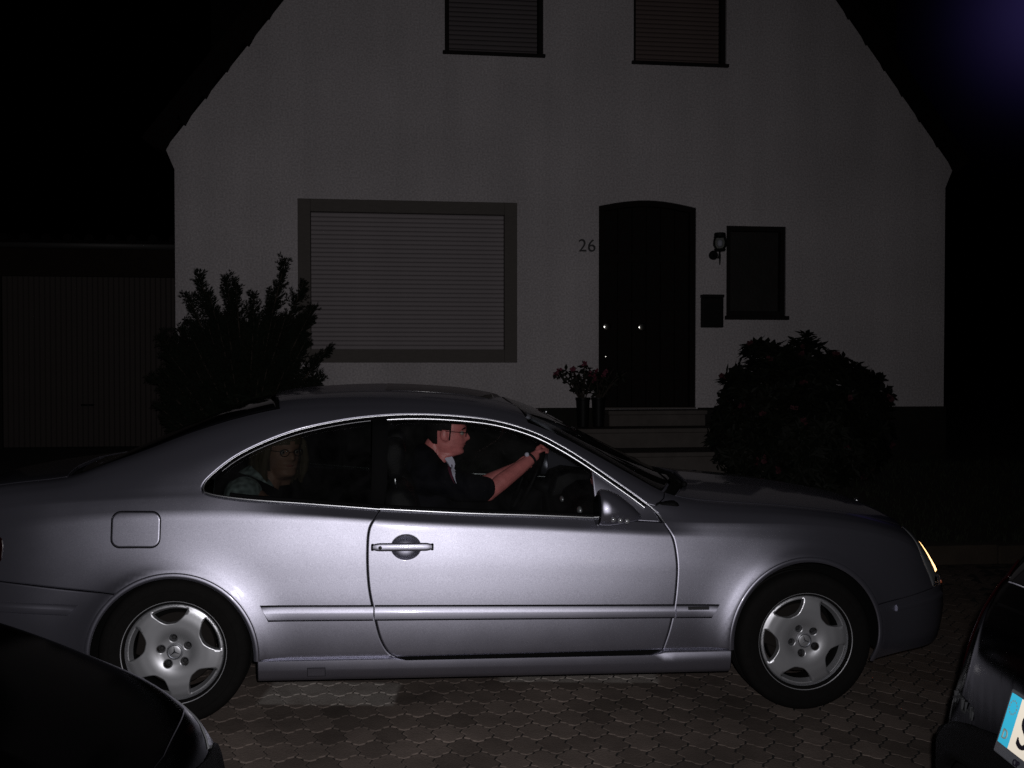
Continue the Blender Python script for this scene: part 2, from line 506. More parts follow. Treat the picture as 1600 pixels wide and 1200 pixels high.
def region(outline, holes=(), h=0.02, ring=0.0):
    """triangulated 2D region -> (pts, tris, loops of indices)"""
    outl = np.array(outline, float)
    if signed_area(outl) < 0: outl = outl[::-1]
    hol = [np.array(q, float) if signed_area(q) < 0 else np.array(q, float)[::-1] for q in holes]
    lo, hi = outl.min(0), outl.max(0)
    gx = np.arange(lo[0] + h / 2, hi[0], h); gy = np.arange(lo[1] + h / 2, hi[1], h * 0.9)
    G = np.array([(a + (h / 2 if j % 2 else 0), b) for j, b in enumerate(gy) for a in gx]) if len(gx) and len(gy) else np.zeros((0, 2))
    loops = [outl] + hol
    if len(G):
        k = inside(G, outl)
        for q in hol: k &= ~inside(G, q)
        G = G[k]
    rings = []
    if ring:
        for q in loops:
            iq = inset_poly(q, ring if q is outl else -ring)
            kk = inside(iq, outl)
            for z in hol: kk &= ~inside(iq, z)
            iq = iq[kk]
            if len(iq):
                m = np.min([dist_poly(iq, z) for z in loops], 0)
                rings.append(iq[m > ring * 0.7])
    if len(G):
        m = np.min([dist_poly(G, q) for q in loops], 0)
        G = G[m > max(h * 0.45, ring * 1.6)]
    allp = np.concatenate(loops + rings + [G], 0)
    edges, s = [], 0
    for q in loops:
        n = len(q); edges += [(s + i, s + (i + 1) % n) for i in range(n)]; s += n
    r = delaunay_2d_cdt([Vector(p) for p in allp], edges, [], 0, 1e-7)
    V = np.array([tuple(v) for v in r[0]]); F = np.array([f for f in r[2] if len(f) == 3])
    cen = V[F].mean(1)
    k = inside(cen, outl)
    for q in hol: k &= ~inside(cen, q)
    F = F[k]
    mp = {}
    for i, og in enumerate(r[3]):
        for q in og: mp[q] = i
    lo_i, s = [], 0
    for q in loops:
        lo_i.append([mp[s + i] for i in range(len(q))]); s += len(q)
    return V, F, lo_i

def lift(V, F, loops, Pf, Nf, off=0.0, depth=0.012, drop=0.0025, roll=0.8, mirror=False, mid=False):
    """lift a 2D region onto a surface, roll its border and give it thickness"""
    P = Pf(V[:, 0], V[:, 1]).copy(); N = Nf(V[:, 0], V[:, 1]).copy()
    P += N * off
    ver, fac, nor = list(P), [tuple(f) for f in F], list(N)
    # winding
    a, b, c = P[F[:, 0]], P[F[:, 1]], P[F[:, 2]]
    fn = np.cross(b - a, c - a); flip = (fn * N[F[:, 0]]).sum(1) < 0
    fac = [f[::-1] if q else f for f, q in zip(fac, flip)]
    for li, lp in enumerate(loops):
        L = np.array(lp); n = len(L)
        Q = P[L]
        t = np.roll(Q, -1, 0) - np.roll(Q, 1, 0); t /= np.linalg.norm(t, axis=1, keepdims=True) + 1e-12
        out = np.cross(t, N[L])
        # loops are CCW for the outline in (x,t); check sign against the inside
        ctr = Q.mean(0)
        s = 1 if ((Q - ctr) * out).sum() > 0 else -1
        if li > 0: s = -s
        out *= s
        onmid = np.abs(Q[:, 1]) < 1e-4 if mid else np.zeros(n, bool)
        for k in range(n):
            if onmid[k]: continue
            ver[L[k]] = Q[k] - N[L[k]] * drop
            nn = N[L[k]] + out[k] * roll
            nor[L[k]] = nn / np.linalg.norm(nn)
        if depth > 0:
            base = len(ver); b2 = base + n
            for k in range(n):
                ver.append(ver[L[k]]); nor.append(out[k])
            for k in range(n):
                ver.append(Q[k] - N[L[k]] * (drop + depth)); nor.append(out[k])
            for k in range(n):
                q = (k + 1) % n
                if onmid[k] and onmid[q]: continue
                f = (base + k, base + q, b2 + q, b2 + k)
                A, B, D = (np.array(ver[f[i]]) for i in (0, 1, 3))
                if np.dot(np.cross(B - A, D - A), out[k]) < 0: f = f[::-1]
                fac.append(f)
    ver = np.array(ver); nor = np.array(nor)
    if mirror == 'both':
        nv = len(ver)
        v2 = ver * [1, -1, 1]; n2 = nor * [1, -1, 1]
        keep = {i: i for i in range(nv) if mid and abs(ver[i][1]) < 1e-4}
        idx = [i if i in keep else i + nv for i in range(nv)]
        for i in keep: nor[i] = [nor[i][0], 0, nor[i][2]]; nor[i] /= np.linalg.norm(nor[i]) + 1e-12
        fac = fac + [tuple(idx[i] for i in f[::-1]) for f in fac]
        ver = np.concatenate([ver, v2]); nor = np.concatenate([nor, n2])
    elif mirror:
        ver = ver * [1, -1, 1]; nor = nor * [1, -1, 1]; fac = [f[::-1] for f in fac]
    return mesh_from(ver, fac, True, nor)

def sweep(path, normals, prof, closed_prof=False, taper=None):
    """sweep a profile (across, out) along a path lying on a surface"""
    path = np.array(path, float); nr = np.array(normals, float)
    t = np.gradient(path, axis=0); t /= np.linalg.norm(t, axis=1, keepdims=True) + 1e-12
    b = np.cross(nr, t); b /= np.linalg.norm(b, axis=1, keepdims=True) + 1e-12
    n = len(path); m = len(prof)
    vs = []
    for i in range(n):
        s = taper[i] if taper is not None else 1
        for a, o in prof: vs.append(path[i] + b[i] * a * s + nr[i] * o * s)
    fs = []
    for i in range(n - 1):
        for k in range(m if closed_prof else m - 1):
            fs.append((i * m + k, i * m + (k + 1) % m, (i + 1) * m + (k + 1) % m, (i + 1) * m + k))
    fs.append(tuple(range(m - 1, -1, -1))); fs.append(tuple((n - 1) * m + k for k in range(m)))
    return vs, fs

def half_round(w, h, n=7, base=0.0):
    return [(w / 2 * math.cos(math.pi * k / (n - 1)), base + h * math.sin(math.pi * k / (n - 1))) for k in range(n)]

def mirrored(me):
    m2 = me.copy()
    co = np.empty(len(m2.vertices) * 3); m2.vertices.foreach_get('co', co)
    co = co.reshape(-1, 3); co[:, 1] *= -1
    m2.vertices.foreach_set('co', co.ravel())
    bm = bmesh.new(); bm.from_mesh(m2); bmesh.ops.reverse_faces(bm, faces=bm.faces); bm.to_mesh(m2); bm.free()
    return m2
# ------------------------------------------------------------------ setting materials
def roughcast():
    m, nt, b = principled('white_roughcast'); L = nt.links
    b.inputs['Roughness'].default_value = .95; b.inputs['Specular IOR Level'].default_value = .1
    t = nt.nodes.new('ShaderNodeTexCoord')
    def noise(scale, detail, stretch=None):
        n = nt.nodes.new('ShaderNodeTexNoise'); n.inputs['Scale'].default_value = scale; n.inputs['Detail'].default_value = detail
        if stretch:
            mp = nt.nodes.new('ShaderNodeMapping'); mp.inputs['Scale'].default_value = stretch; L.new(t.outputs['Object'], mp.inputs[0]); L.new(mp.outputs[0], n.inputs['Vector'])
        else: L.new(t.outputs['Object'], n.inputs['Vector'])
        return n
    grain, blot, streak = noise(55, 2), noise(.9, 5), noise(1.0, 5, (3.2, 3.2, .18))
    def rng_(n, lo, hi, a, c):
        r = nt.nodes.new('ShaderNodeMapRange'); r.inputs['From Min'].default_value = lo; r.inputs['From Max'].default_value = hi; r.inputs['To Min'].default_value = a; r.inputs['To Max'].default_value = c
        L.new(n.outputs['Fac'], r.inputs[0]); return r
    def mul(p, q):
        w = nt.nodes.new('ShaderNodeMath'); w.operation = 'MULTIPLY'; L.new(p.outputs[0], w.inputs[0]); L.new(q.outputs[0], w.inputs[1]); return w
    k = mul(mul(rng_(grain, .3, .7, .80, 1.20), rng_(blot, .3, .7, .90, 1.08)), rng_(streak, .35, .65, .93, 1.02))
    sc = nt.nodes.new('ShaderNodeVectorMath'); sc.operation = 'SCALE'; sc.inputs[0].default_value = (.510, .477, .491); L.new(k.outputs[0], sc.inputs['Scale'])
    L.new(sc.outputs[0], b.inputs['Base Color'])
    bp = nt.nodes.new('ShaderNodeBump'); bp.inputs['Strength'].default_value = .7; bp.inputs['Distance'].default_value = .01
    n2 = noise(85, 5); L.new(n2.outputs['Fac'], bp.inputs['Height']); L.new(bp.outputs[0], b.inputs['Normal'])
    return m
M['stucco'] = roughcast()
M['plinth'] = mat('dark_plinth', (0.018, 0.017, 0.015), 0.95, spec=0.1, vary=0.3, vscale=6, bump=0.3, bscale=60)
M['roof_tile'] = mat('dark_roof_tile', (0.006, 0.0045, 0.0045), 0.9, spec=0.1, vary=0.3, vscale=9, bump=0.3, bscale=50)
M['frame_wood'] = mat('brown_frame', (0.100, 0.088, 0.080), 0.75, vary=0.2, vscale=14, stretch=(1, 1, 4), bump=0.15, bscale=60)
M['frame_dark'] = mat('dark_frame', (0.010, 0.008, 0.0075), 0.7, spec=0.15, vary=0.2, vscale=20)
M['slat'] = mat('shutter_slat', (0.30, 0.270, 0.280), 0.7, spec=0.3, vary=0.12, vscale=3)
M['slat_dark'] = mat('shutter_slat_brown', (0.13, 0.113, 0.117), 0.7, spec=0.15, vary=0.12, vscale=3)
M['slat_red'] = mat('shutter_slat_russet', (0.14, 0.107, 0.10), 0.75, spec=0.15, vary=0.12, vscale=3)
M['door_wood'] = mat('dark_door_wood', (0.0095, 0.0075, 0.0068), 0.8, spec=0.1, vary=0.3, vscale=12, stretch=(6, 6, 0.6), bump=0.2, bscale=60)
M['brass'] = mat('polished_metal', (0.95, 0.94, 0.86), 0.17, 1.0)
M['iron'] = mat('black_iron', (0.006, 0.006, 0.006), 0.6, spec=0.15)
M['digit'] = mat('house_number_metal', (0.02, 0.02, 0.02), 0.5)
M['lantern_glass'] = glass('lantern_glass', (0.8, 0.82, 0.8))
M['obscure'] = mat('dark_obscure_pane', (0.024, 0.022, 0.021), 0.5, spec=0.2, vary=0.25, vscale=9, bump=0.3, bscale=40)
M['stone'] = mat('concrete_step', (0.098, 0.087, 0.080), 0.95, spec=0.1, vary=0.25, vscale=10, bump=0.4, bscale=70)
M['stone_top'] = M['stone']
M['kerb'] = mat('kerb_concrete', (0.05, 0.038, 0.028), 0.95, vary=0.35, vscale=7, bump=0.4, bscale=60)
M['soil'] = mat('garden_soil', (0.020, 0.017, 0.012), 1.0, vary=0.5, vscale=5, bump=0.8, bscale=30)
M['joint'] = mat('joint_sand', (0.010, 0.009, 0.008), 1.0, vary=0.3, vscale=40, bump=0.4, bscale=120)
M['leaf_conifer'] = mat('conifer_needles', (0.0095, 0.0125, 0.0080), 0.85, spec=0.1, vary=0.5, vscale=6)
M['leaf_broad'] = mat('broad_leaf', (0.0085, 0.0100, 0.0065), 0.6, vary=0.4, vscale=7, spec=0.15)
M['bloom'] = mat('dull_red_bloom', (0.055, 0.010, 0.016), 0.8, vary=0.3, vscale=20)
M['bloom_pot'] = mat('pink_pot_bloom', (0.14, 0.028, 0.05), 0.8, vary=0.3, vscale=30)
M['bark'] = mat('bark', (0.03, 0.022, 0.016), 0.9, bump=0.5, bscale=40)
M['pot'] = mat('dark_glazed_pot', (0.006, 0.006, 0.0065), 0.5, spec=.12)
M['grass'] = mat('grass_blades', (0.016, 0.022, 0.009), 0.8, vary=0.4, vscale=5)
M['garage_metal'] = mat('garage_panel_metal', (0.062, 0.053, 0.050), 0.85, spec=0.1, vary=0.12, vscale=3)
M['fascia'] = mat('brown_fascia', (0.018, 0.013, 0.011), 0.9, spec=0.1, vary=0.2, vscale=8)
M['gutter'] = mat('grey_gutter', (0.04, 0.038, 0.037), 0.6)

def paver_mat(name, col):
    m, nt, b = principled(name)
    L = nt.links
    b.inputs['Roughness'].default_value = 0.95
    b.inputs['Specular IOR Level'].default_value = 0.15
    g = nt.nodes.new('ShaderNodeNewGeometry')
    oi = nt.nodes.new('ShaderNodeObjectInfo')
    n = nt.nodes.new('ShaderNodeTexNoise'); n.inputs['Scale'].default_value = 9; n.inputs['Detail'].default_value = 6
    L.new(g.outputs['Position'], n.inputs['Vector'])
    n2 = nt.nodes.new('ShaderNodeTexNoise'); n2.inputs['Scale'].default_value = 130; n2.inputs['Detail'].default_value = 3
    L.new(g.outputs['Position'], n2.inputs['Vector'])
    a = nt.nodes.new('ShaderNodeMath'); a.operation = 'MULTIPLY_ADD'; a.inputs[1].default_value = 0.5
    L.new(n.outputs['Fac'], a.inputs[0])
    a2 = nt.nodes.new('ShaderNodeMath'); a2.operation = 'MULTIPLY'; a2.inputs[1].default_value = 0.5
    L.new(n2.outputs['Fac'], a2.inputs[0]); L.new(a2.outputs[0], a.inputs[2])
    mx = nt.nodes.new('ShaderNodeMix'); mx.data_type = 'RGBA'
    mx.inputs['A'].default_value = (*[c * 0.45 for c in col], 1); mx.inputs['B'].default_value = (*[c * 1.55 for c in col], 1)
    L.new(a.outputs[0], mx.inputs['Factor'])
    hv = nt.nodes.new('ShaderNodeHueSaturation')
    mr = nt.nodes.new('ShaderNodeMapRange'); mr.inputs['To Min'].default_value = 0.72; mr.inputs['To Max'].default_value = 1.25
    L.new(oi.outputs['Random'], mr.inputs['Value']); bl = nt.nodes.new('ShaderNodeTexNoise'); bl.inputs['Scale'].default_value = 1.7; bl.inputs['Detail'].default_value = 6; L.new(g.outputs['Position'], bl.inputs['Vector'])
    br = nt.nodes.new('ShaderNodeMapRange'); br.inputs['From Min'].default_value = .3; br.inputs['From Max'].default_value = .7; br.inputs['To Min'].default_value = .66; br.inputs['To Max'].default_value = 1.2
    L.new(bl.outputs['Fac'], br.inputs[0]); bm_ = nt.nodes.new('ShaderNodeMath'); bm_.operation = 'MULTIPLY'; L.new(mr.outputs['Result'], bm_.inputs[0]); L.new(br.outputs[0], bm_.inputs[1]); L.new(bm_.outputs[0], hv.inputs['Value'])
    L.new(mx.outputs['Result'], hv.inputs['Color'])
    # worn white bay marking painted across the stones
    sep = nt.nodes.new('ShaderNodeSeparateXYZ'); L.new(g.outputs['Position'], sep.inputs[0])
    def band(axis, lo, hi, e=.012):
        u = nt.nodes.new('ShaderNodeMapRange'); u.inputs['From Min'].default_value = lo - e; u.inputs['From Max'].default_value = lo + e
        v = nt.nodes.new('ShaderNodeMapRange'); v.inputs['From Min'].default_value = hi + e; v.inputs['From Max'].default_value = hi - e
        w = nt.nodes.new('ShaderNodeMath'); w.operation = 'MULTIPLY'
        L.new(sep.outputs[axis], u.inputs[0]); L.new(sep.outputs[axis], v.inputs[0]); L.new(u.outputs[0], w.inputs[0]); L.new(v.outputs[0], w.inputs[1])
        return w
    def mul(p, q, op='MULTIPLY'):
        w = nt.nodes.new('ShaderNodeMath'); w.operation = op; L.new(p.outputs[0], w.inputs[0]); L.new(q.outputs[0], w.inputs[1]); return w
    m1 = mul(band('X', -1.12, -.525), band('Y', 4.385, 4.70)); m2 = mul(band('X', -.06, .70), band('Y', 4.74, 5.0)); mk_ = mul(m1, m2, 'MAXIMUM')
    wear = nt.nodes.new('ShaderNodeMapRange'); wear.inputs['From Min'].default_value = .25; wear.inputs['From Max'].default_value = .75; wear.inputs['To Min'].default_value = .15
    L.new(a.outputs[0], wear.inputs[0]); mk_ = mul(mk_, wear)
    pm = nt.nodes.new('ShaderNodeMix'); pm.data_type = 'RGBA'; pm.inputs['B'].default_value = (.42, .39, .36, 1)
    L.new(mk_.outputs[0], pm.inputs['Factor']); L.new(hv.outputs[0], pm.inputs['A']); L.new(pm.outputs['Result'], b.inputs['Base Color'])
    bp = nt.nodes.new('ShaderNodeBump'); bp.inputs['Strength'].default_value = 0.5; bp.inputs['Distance'].default_value = 0.004
    L.new(n2.outputs['Fac'], bp.inputs['Height']); L.new(bp.outputs[0], b.inputs['Normal'])
    return m
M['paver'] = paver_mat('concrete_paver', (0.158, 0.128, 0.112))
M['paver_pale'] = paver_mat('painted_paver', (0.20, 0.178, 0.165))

# ------------------------------------------------------------------ house frame: u along the facade, v away from the street
HY = R(7.3)
HO = Vector((1.4053, 10.5, 0))
hu, hv_ = Vector((math.cos(HY), math.sin(HY), 0)), Vector((-math.sin(HY), math.cos(HY), 0))
def HW(u, v, z=0): return HO + hu * u + hv_ * v + Vector((0, 0, z))
def to_house(x, y):
    d = Vector((x, y, 0)) - HO
    return d.dot(hu), d.dot(hv_)
def sstep(a, b, x):
    t = np.clip((x - a) / (b - a), 0, 1); return t * t * (3 - 2 * t)
def gz(x, y):
    """ground height"""
    u, v = to_house(x, y)
    base = -0.0224 - 0.0104 * min(max(x, -8), 8)
    return base + 0.13 * float(sstep(-2.95, -2.85, v)) + 0.36 * float(sstep(-2.8, -0.7, v))

# ground sheet out to the horizon
xs = sorted(set(list(np.arange(-8, 8.01, 0.4)) + [-150, -60, -25, -12, 12, 25, 60, 150]))
ysv = sorted(set(list(np.arange(-4, 13.01, 0.1)) + [-60, -20, -8, 16, 25, 60, 150, 300]))
V = [(x, y, gz(x, y) - (0.075 if to_house(x, y)[1] < -2.9 else 0)) for y in ysv for x in xs]
nx = len(xs)
F = [(j * nx + i, j * nx + i + 1, (j + 1) * nx + i + 1, (j + 1) * nx + i) for j in range(len(ysv) - 1) for i in range(nx - 1)]
tag(link('ground', mesh_from(V, F), M['soil']), kind='structure')

# paved forecourt: honeycomb concrete pavers with wavy flanks on a sand bed
rng = random.Random(4)
CAR_YAW = R(5.83)
cu, cv = Vector((math.cos(CAR_YAW), math.sin(CAR_YAW), 0)), Vector((-math.sin(CAR_YAW), math.cos(CAR_YAW), 0))
vb = []
for x in (-9, 9):
    for y in (-3, None):
        yy = y if y is not None else (HW(0, -2.94) + hu * ((x - HW(0, -2.94).x) / hu.x)).y
        vb.append((x, yy, -0.0224 - 0.0104 * max(-8, min(8, x)) - 0.0045))
paving = tag(link('paving', mesh_from(vb, [(0, 2, 3, 1)]), M['joint']), kind='structure')
PA, PB = 0.118, 0.148   # cell pitch along and across
def cell_shape():
    """S-flanked hexagon, repeats without gaps"""
    a, b = PA / 2, PB
    k = [(-a, -b * .30), (-a * .62, -b * .44), (0, -b * .66), (a * .62, -b * .56), (a, -b * .30), (a * .93, 0), (a, b * .36)]
    flank = [(a, -b * .34), (a * 1.10, -b * .12), (a * .90, b * .12), (a, b * .34)]
    top = [(a * .55, b * .42), (a * .12, b * .60), (0, b * .66)]
    pts = [(a, -b / 3), (a * 1.20, -b * .13), (a * .80, b * .13), (a, b / 3), (a * .58, b * .43), (a * .42, b * .57), (0, b * 2 / 3), (-a * .42, b * .57), (-a * .58, b * .43), (-a, b / 3), (-a * 1.20, b * .13), (-a * .80, -b * .13), (-a, -b / 3)]
    pts += [(-a * .58, -b * .43), (-a * .42, -b * .57), (0, -b * 2 / 3), (a * .42, -b * .57), (a * .58, -b * .43)]
    return pts
sh = cell_shape()
def paver_geo(tilt=(0, 0), lift_=0.0):
    n = len(sh)
    def ins(d): return [(p[0] * (1 - d / (PA / 2)), p[1] * (1 - d / (PB / 2))) for p in sh]
    r0, r1, r2 = ins(0.0046), ins(0.0046), ins(0.0056)
    vs = [(p[0], p[1], -0.03) for p in r0] + [(p[0], p[1], -0.0006 + lift_) for p in r1] + [(p[0], p[1], lift_ + p[0] * tilt[0] + p[1] * tilt[1]) for p in r2]
    fs = []
    for r in range(2):
        for i in range(n): fs.append((r * n + i, r * n + (i + 1) % n, (r + 1) * n + (i + 1) % n, (r + 1) * n + i))
    fs.append(tuple(range(2 * n, 3 * n)))
    return vs, fs
variants = []
for k in range(7):
    vs, fs = paver_geo((rng.uniform(-.012, .012), rng.uniform(-.008, .008)), rng.uniform(-.0010, .0010))
    for pale in (False, True):
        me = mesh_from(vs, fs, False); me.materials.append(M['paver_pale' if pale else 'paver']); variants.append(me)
fpx = 1570
def proj(p):
    d = p - Vector((0, 0, EYE))
    c, s = math.cos(PITCH), math.sin(PITCH)
    fw = c * d.y - s * d.z; up = s * d.y + c * d.z
    return (800 + fpx * d.x / fw, 600 - fpx * up / fw, fw) if fw > 0.1 else None
cells = []
o0 = Vector((-1.477, 4.939, 0))
for j in range(-37, 24):
    for i in range(-52, 76):
        p = o0 + cu * ((i + (0.5 if j % 2 else 0)) * PA) + cv * (j * PB - 0.85)
        u, v = to_house(p.x, p.y)
        if v > -3.02 or p.y < 0.4 or abs(p.x) > 5.2: continue
        p.z = -0.0224 - 0.0104 * p.x
        q = proj(p)
        vis = q is not None and 325 < q[0] < 1500 and 1040 < q[1] < 1225
        lx = (i + (0.5 if j % 2 else 0)) * PA; ly = j * PB - 0.85
        cells.append((0 if vis else 1, q[2] if q else 99, p, lx, ly))
cells.sort(key=lambda c: (c[0], c[1]))
def pale_here(lx, ly):
    return (0.34 < lx < 0.95 and -0.80 < ly < -0.52) or (1.55 < lx < 2.15 and -0.62 < ly < -0.40)
rest = MB()
for k, (a, dd, p, lx, ly) in enumerate(cells):
    pale = False
    me = variants[2 * rng.randrange(7) + (1 if pale else 0)]
    if k < 300 and a == 0:
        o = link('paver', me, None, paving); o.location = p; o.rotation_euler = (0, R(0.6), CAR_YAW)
    else:
        b = len(rest.v)
        for vtx in me.vertices:
            w = p + cu * vtx.co.x + cv * vtx.co.y; rest.v.append((w.x, w.y, p.z + vtx.co.z))
        rest.f += [tuple(b + i for i in f.vertices) for f in me.polygons]
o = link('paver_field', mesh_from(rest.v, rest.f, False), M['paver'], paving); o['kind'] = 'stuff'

# ------------------------------------------------------------------ planar plates with openings
def plate(outline, holes, y, depth, h=0.6):
    V, F, lo = region(resample(outline, 0.4, True), [resample(q, 0.4, True) for q in holes], h)
    n = len(V)
    vs = [(p[0], y, p[1]) for p in V]; fs = []
    for f in F:
        a, b, c = V[f[0]], V[f[1]], V[f[2]]
        ccw = (b[0] - a[0]) * (c[1] - a[1]) - (b[1] - a[1]) * (c[0] - a[0]) > 0
        fs.append(tuple(f) if ccw else tuple(f[::-1]))
    for li, lp in enumerate(lo):
        b0 = len(vs)
        vs += [(V[i][0], y + depth, V[i][1]) for i in lp]
        for k in range(len(lp)):
            fs.append((lp[k], b0 + k, b0 + (k + 1) % len(lp), lp[(k + 1) % len(lp)]))
    return mesh_from(vs, fs, False)

def rect(x0, x1, z0, z1): return [(x0, z0), (x1, z0), (x1, z1), (x0, z1)]

house = empty('house', HO, (0, 0, HY))
tag(house, 'white roughcast gabled house numbered 26 with steep dark roof behind the coupe', 'house')
arch = [(-0.51, 1.03), (0.53, 1.03), (0.53, 3.125)] + [(0.53 - 1.04 * k / 12, 3.125 + 0.068 * math.sin(math.pi * k / 12)) for k in range(1, 12)] + [(-0.51, 3.125)]
G_OUT = [(-4.755, 0.3), (3.315, 0.3), (3.315, 3.395), (3.40, 3.60), (-0.72, 8.98), (-4.84, 3.60), (-4.755, 3.395)]
win_big = rect(-3.572, -1.364, 1.502, 3.138)
win_ul, win_ur = rect(-2.103, -1.093, 4.652, 5.95), rect(-0.146, 0.852, 4.624, 5.95)
win_sm = rect(0.861, 1.516, 1.998, 2.945)
wall = link('wall', plate(G_OUT, [win_big, win_ul, win_ur, win_sm, arch], 0.0, 0.24), M['stucco'], house)
b = MB()
b.box(-4.755, -4.5, 0.241, 8.5, 0.3, 3.6); b.box(3.06, 3.315, 0.241, 8.5, 0.3, 3.6); b.box(-4.5, 3.06, 8.26, 8.5, 0.3, 3.6)
b.build('side_wall', M['stucco'], house)
b = MB(); b.box(-4.775, -0.53, -0.022, -0.002, 0.2, 1.036); b.build('plinth', M['plinth'], house, bevel=0.006)
b = MB(); b.box(0.55, 3.335, -0.022, -0.002, 0.2, 1.030); b.build('plinth', M['plinth'], house, bevel=0.006)
b = MB(); b.box(-4.5, 3.06, 0.6, 0.62, 0.5, 6.5); b.build('room_backdrop_wall', M['liner'], house)

# roof with stepped verge tiles
roof_a = math.atan(1.306)
sl = Vector((math.cos(roof_a), 0, math.sin(roof_a))); sn = Vector((-math.sin(roof_a), 0, math.cos(roof_a)))
b = MB()
for s in (-1, 1):
    base = Vector((-0.72 + s * 4.16, 0, 3.56))
    d = Vector((-s * sl.x, 0, sl.z)); n = Vector((-s * sn.x, 0, sn.z)); n = Vector((s * math.sin(roof_a), 0, math.cos(roof_a)))
    Lr = 4.16 / sl.x
    q = [base + n * 0.075, base + d * Lr + n * 0.075, base + d * Lr + n * 0.25, base + n * 0.25]
    vs = [tuple(p + Vector((0, y, 0))) for y in (0.05, 8.6) for p in q]
    b.add(vs, [(0, 1, 2, 3), (7, 6, 5, 4), (0, 4, 5, 1), (1, 5, 6, 2), (2, 6, 7, 3), (3, 7, 4, 0)])
roof = b.build('roof', M['roof_tile'], house)
tile_me = {}
for s in (-1, 1):
    m_ = MB()
    # local: x along the slope upward, y depth, z outward from the roof plane
    prof = [(-0.025, -0.088), (0.33, -0.030), (0.36, 0.01), (0.36, 0.05), (-0.025, 0.02)]
    vs = []
    for y in (-0.045, 0.24):
        for a, c in prof: vs.append((a, y, c))
    m_.add(vs, [(0, 1, 2, 3, 4), (9, 8, 7, 6, 5)] + [(i, i + 5, (i + 1) % 5 + 5, (i + 1) % 5) for i in range(5)])
    me = m_.mesh(bevel=0.006); me.materials.append(M['roof_tile'])
    base = Vector((-0.72 + s * 4.15, 0, 3.60)) + Vector((s * math.sin(roof_a), 0, math.cos(roof_a))) * .03
    ang = roof_a if s < 0 else math.pi - roof_a
    nt_ = int(6.77 / 0.335)
    for k in range(nt_):
        o = link('verge_tile', me, None, roof)
        jit = rng.uniform(-.006, .006)
        d = Vector((-s * sl.x, 0, sl.z)); n = Vector((s * math.sin(roof_a), 0, math.cos(roof_a)))
        o.location = base + d * (k * 0.335) + n * (0.017 + jit)
        if s < 0: o.rotation_euler = (0, -roof_a, 0)
        else:
            o.rotation_euler = (0, roof_a, 0); o.scale = (-1, 1, 1)

# windows with roller shutters
def shutter_slat(w, pitch):
    prof = [(0, 0.0), (-0.006, 0.004), (-0.010, pitch * .3), (-0.010, pitch * .6), (-0.005, pitch * .88), (0.002, pitch * .96)]
    vs = [(x, p[0], p[1]) for x in (0, w) for p in prof]; n = len(prof)
    return mesh_from(vs, [(i, n + i, n + i + 1, i + 1) for i in range(n - 1)], True)
def frame_ring(x0, x1, z0, z1, l, r, t, bt, y0, y1, bevel=0.004):
    m_ = MB()
    m_.box(x0, x0 + l, y0, y1, z0, z1); m_.box(x1 - r, x1, y0, y1, z0, z1)
    m_.box(x0 + l, x1 - r, y0 + .001, y1, z0, z0 + bt); m_.box(x0 + l, x1 - r, y0 + .001, y1, z1 - t, z1)
    return m_
def shuttered(x0, x1, z0, z1, l, r, t, bt, y0, y1, ysl, pitch, fm, sm, nmax=99):
    w = frame_ring(x0, x1, z0, z1, l, r, t, bt, y0, y1).build('window', M[fm], house, bevel=0.004)
    me = shutter_slat(x1 - r - x0 - l - 0.008, pitch); me.materials.append(M[sm])
    n = int((z1 - t - z0 - bt) / pitch)
    p = (z1 - t - z0 - bt) / n
    for k in range(n):
        o = link('slat', me, None, w); o.location = (x0 + l + 0.004, ysl, z0 + bt + k * p)
    bk = MB(); bk.box(x0 + l - .01, x1 - r + .01, ysl + 0.012, ysl + 0.03, z0 + bt - .01, z1 - t + .01)
    bk.build('shutter_backing', M['iron'], w)
    return w
w = shuttered(-3.571, -1.365, 1.503, 3.137, 0.125, 0.13, 0.125, 0.132, -0.016, 0.10, 0.045, 0.0443, 'frame_wood', 'slat')
w['label'] = 'wide ground floor window with brown surround and closed pale shutter'
w = shuttered(-2.102, -1.094, 4.653, 5.949, 0.045, 0.045, 0.05, 0.022, 0.03, 0.22, 0.115, 0.046, 'frame_dark', 'slat_dark')
w = shuttered(-0.145, 0.851, 4.625, 5.949, 0.030, 0.045, 0.05, 0.022, 0.03, 0.22, 0.115, 0.046, 'frame_dark', 'slat_red')
for x0, x1, z in ((-2.125, -1.075, 4.652), (-0.168, 0.872, 4.624)):
    m_ = MB(); m_.box(x0, x1, -0.035, 0.20, z - 0.028, z + 0.004); m_.build('window_sill', M['frame_dark'], house, bevel=0.004)
ws = frame_ring(0.862, 1.515, 1.999, 2.944, 0.05, 0.05, 0.05, 0.05, 0.02, 0.14).build('window', M['frame_dark'], house, bevel=0.004)
ws['label'] = 'small dark window right of the front door'
m_ = MB(); m_.box(0.91, 1.467, 0.09, 0.10, 2.046, 2.896); m_.build('pane', M['obscure'], ws)
m_ = MB(); m_.box(0.845, 1.538, -0.05, 0.019, 1.955, 1.997); m_.build('sill', M['frame_dark'], ws, bevel=0.005)

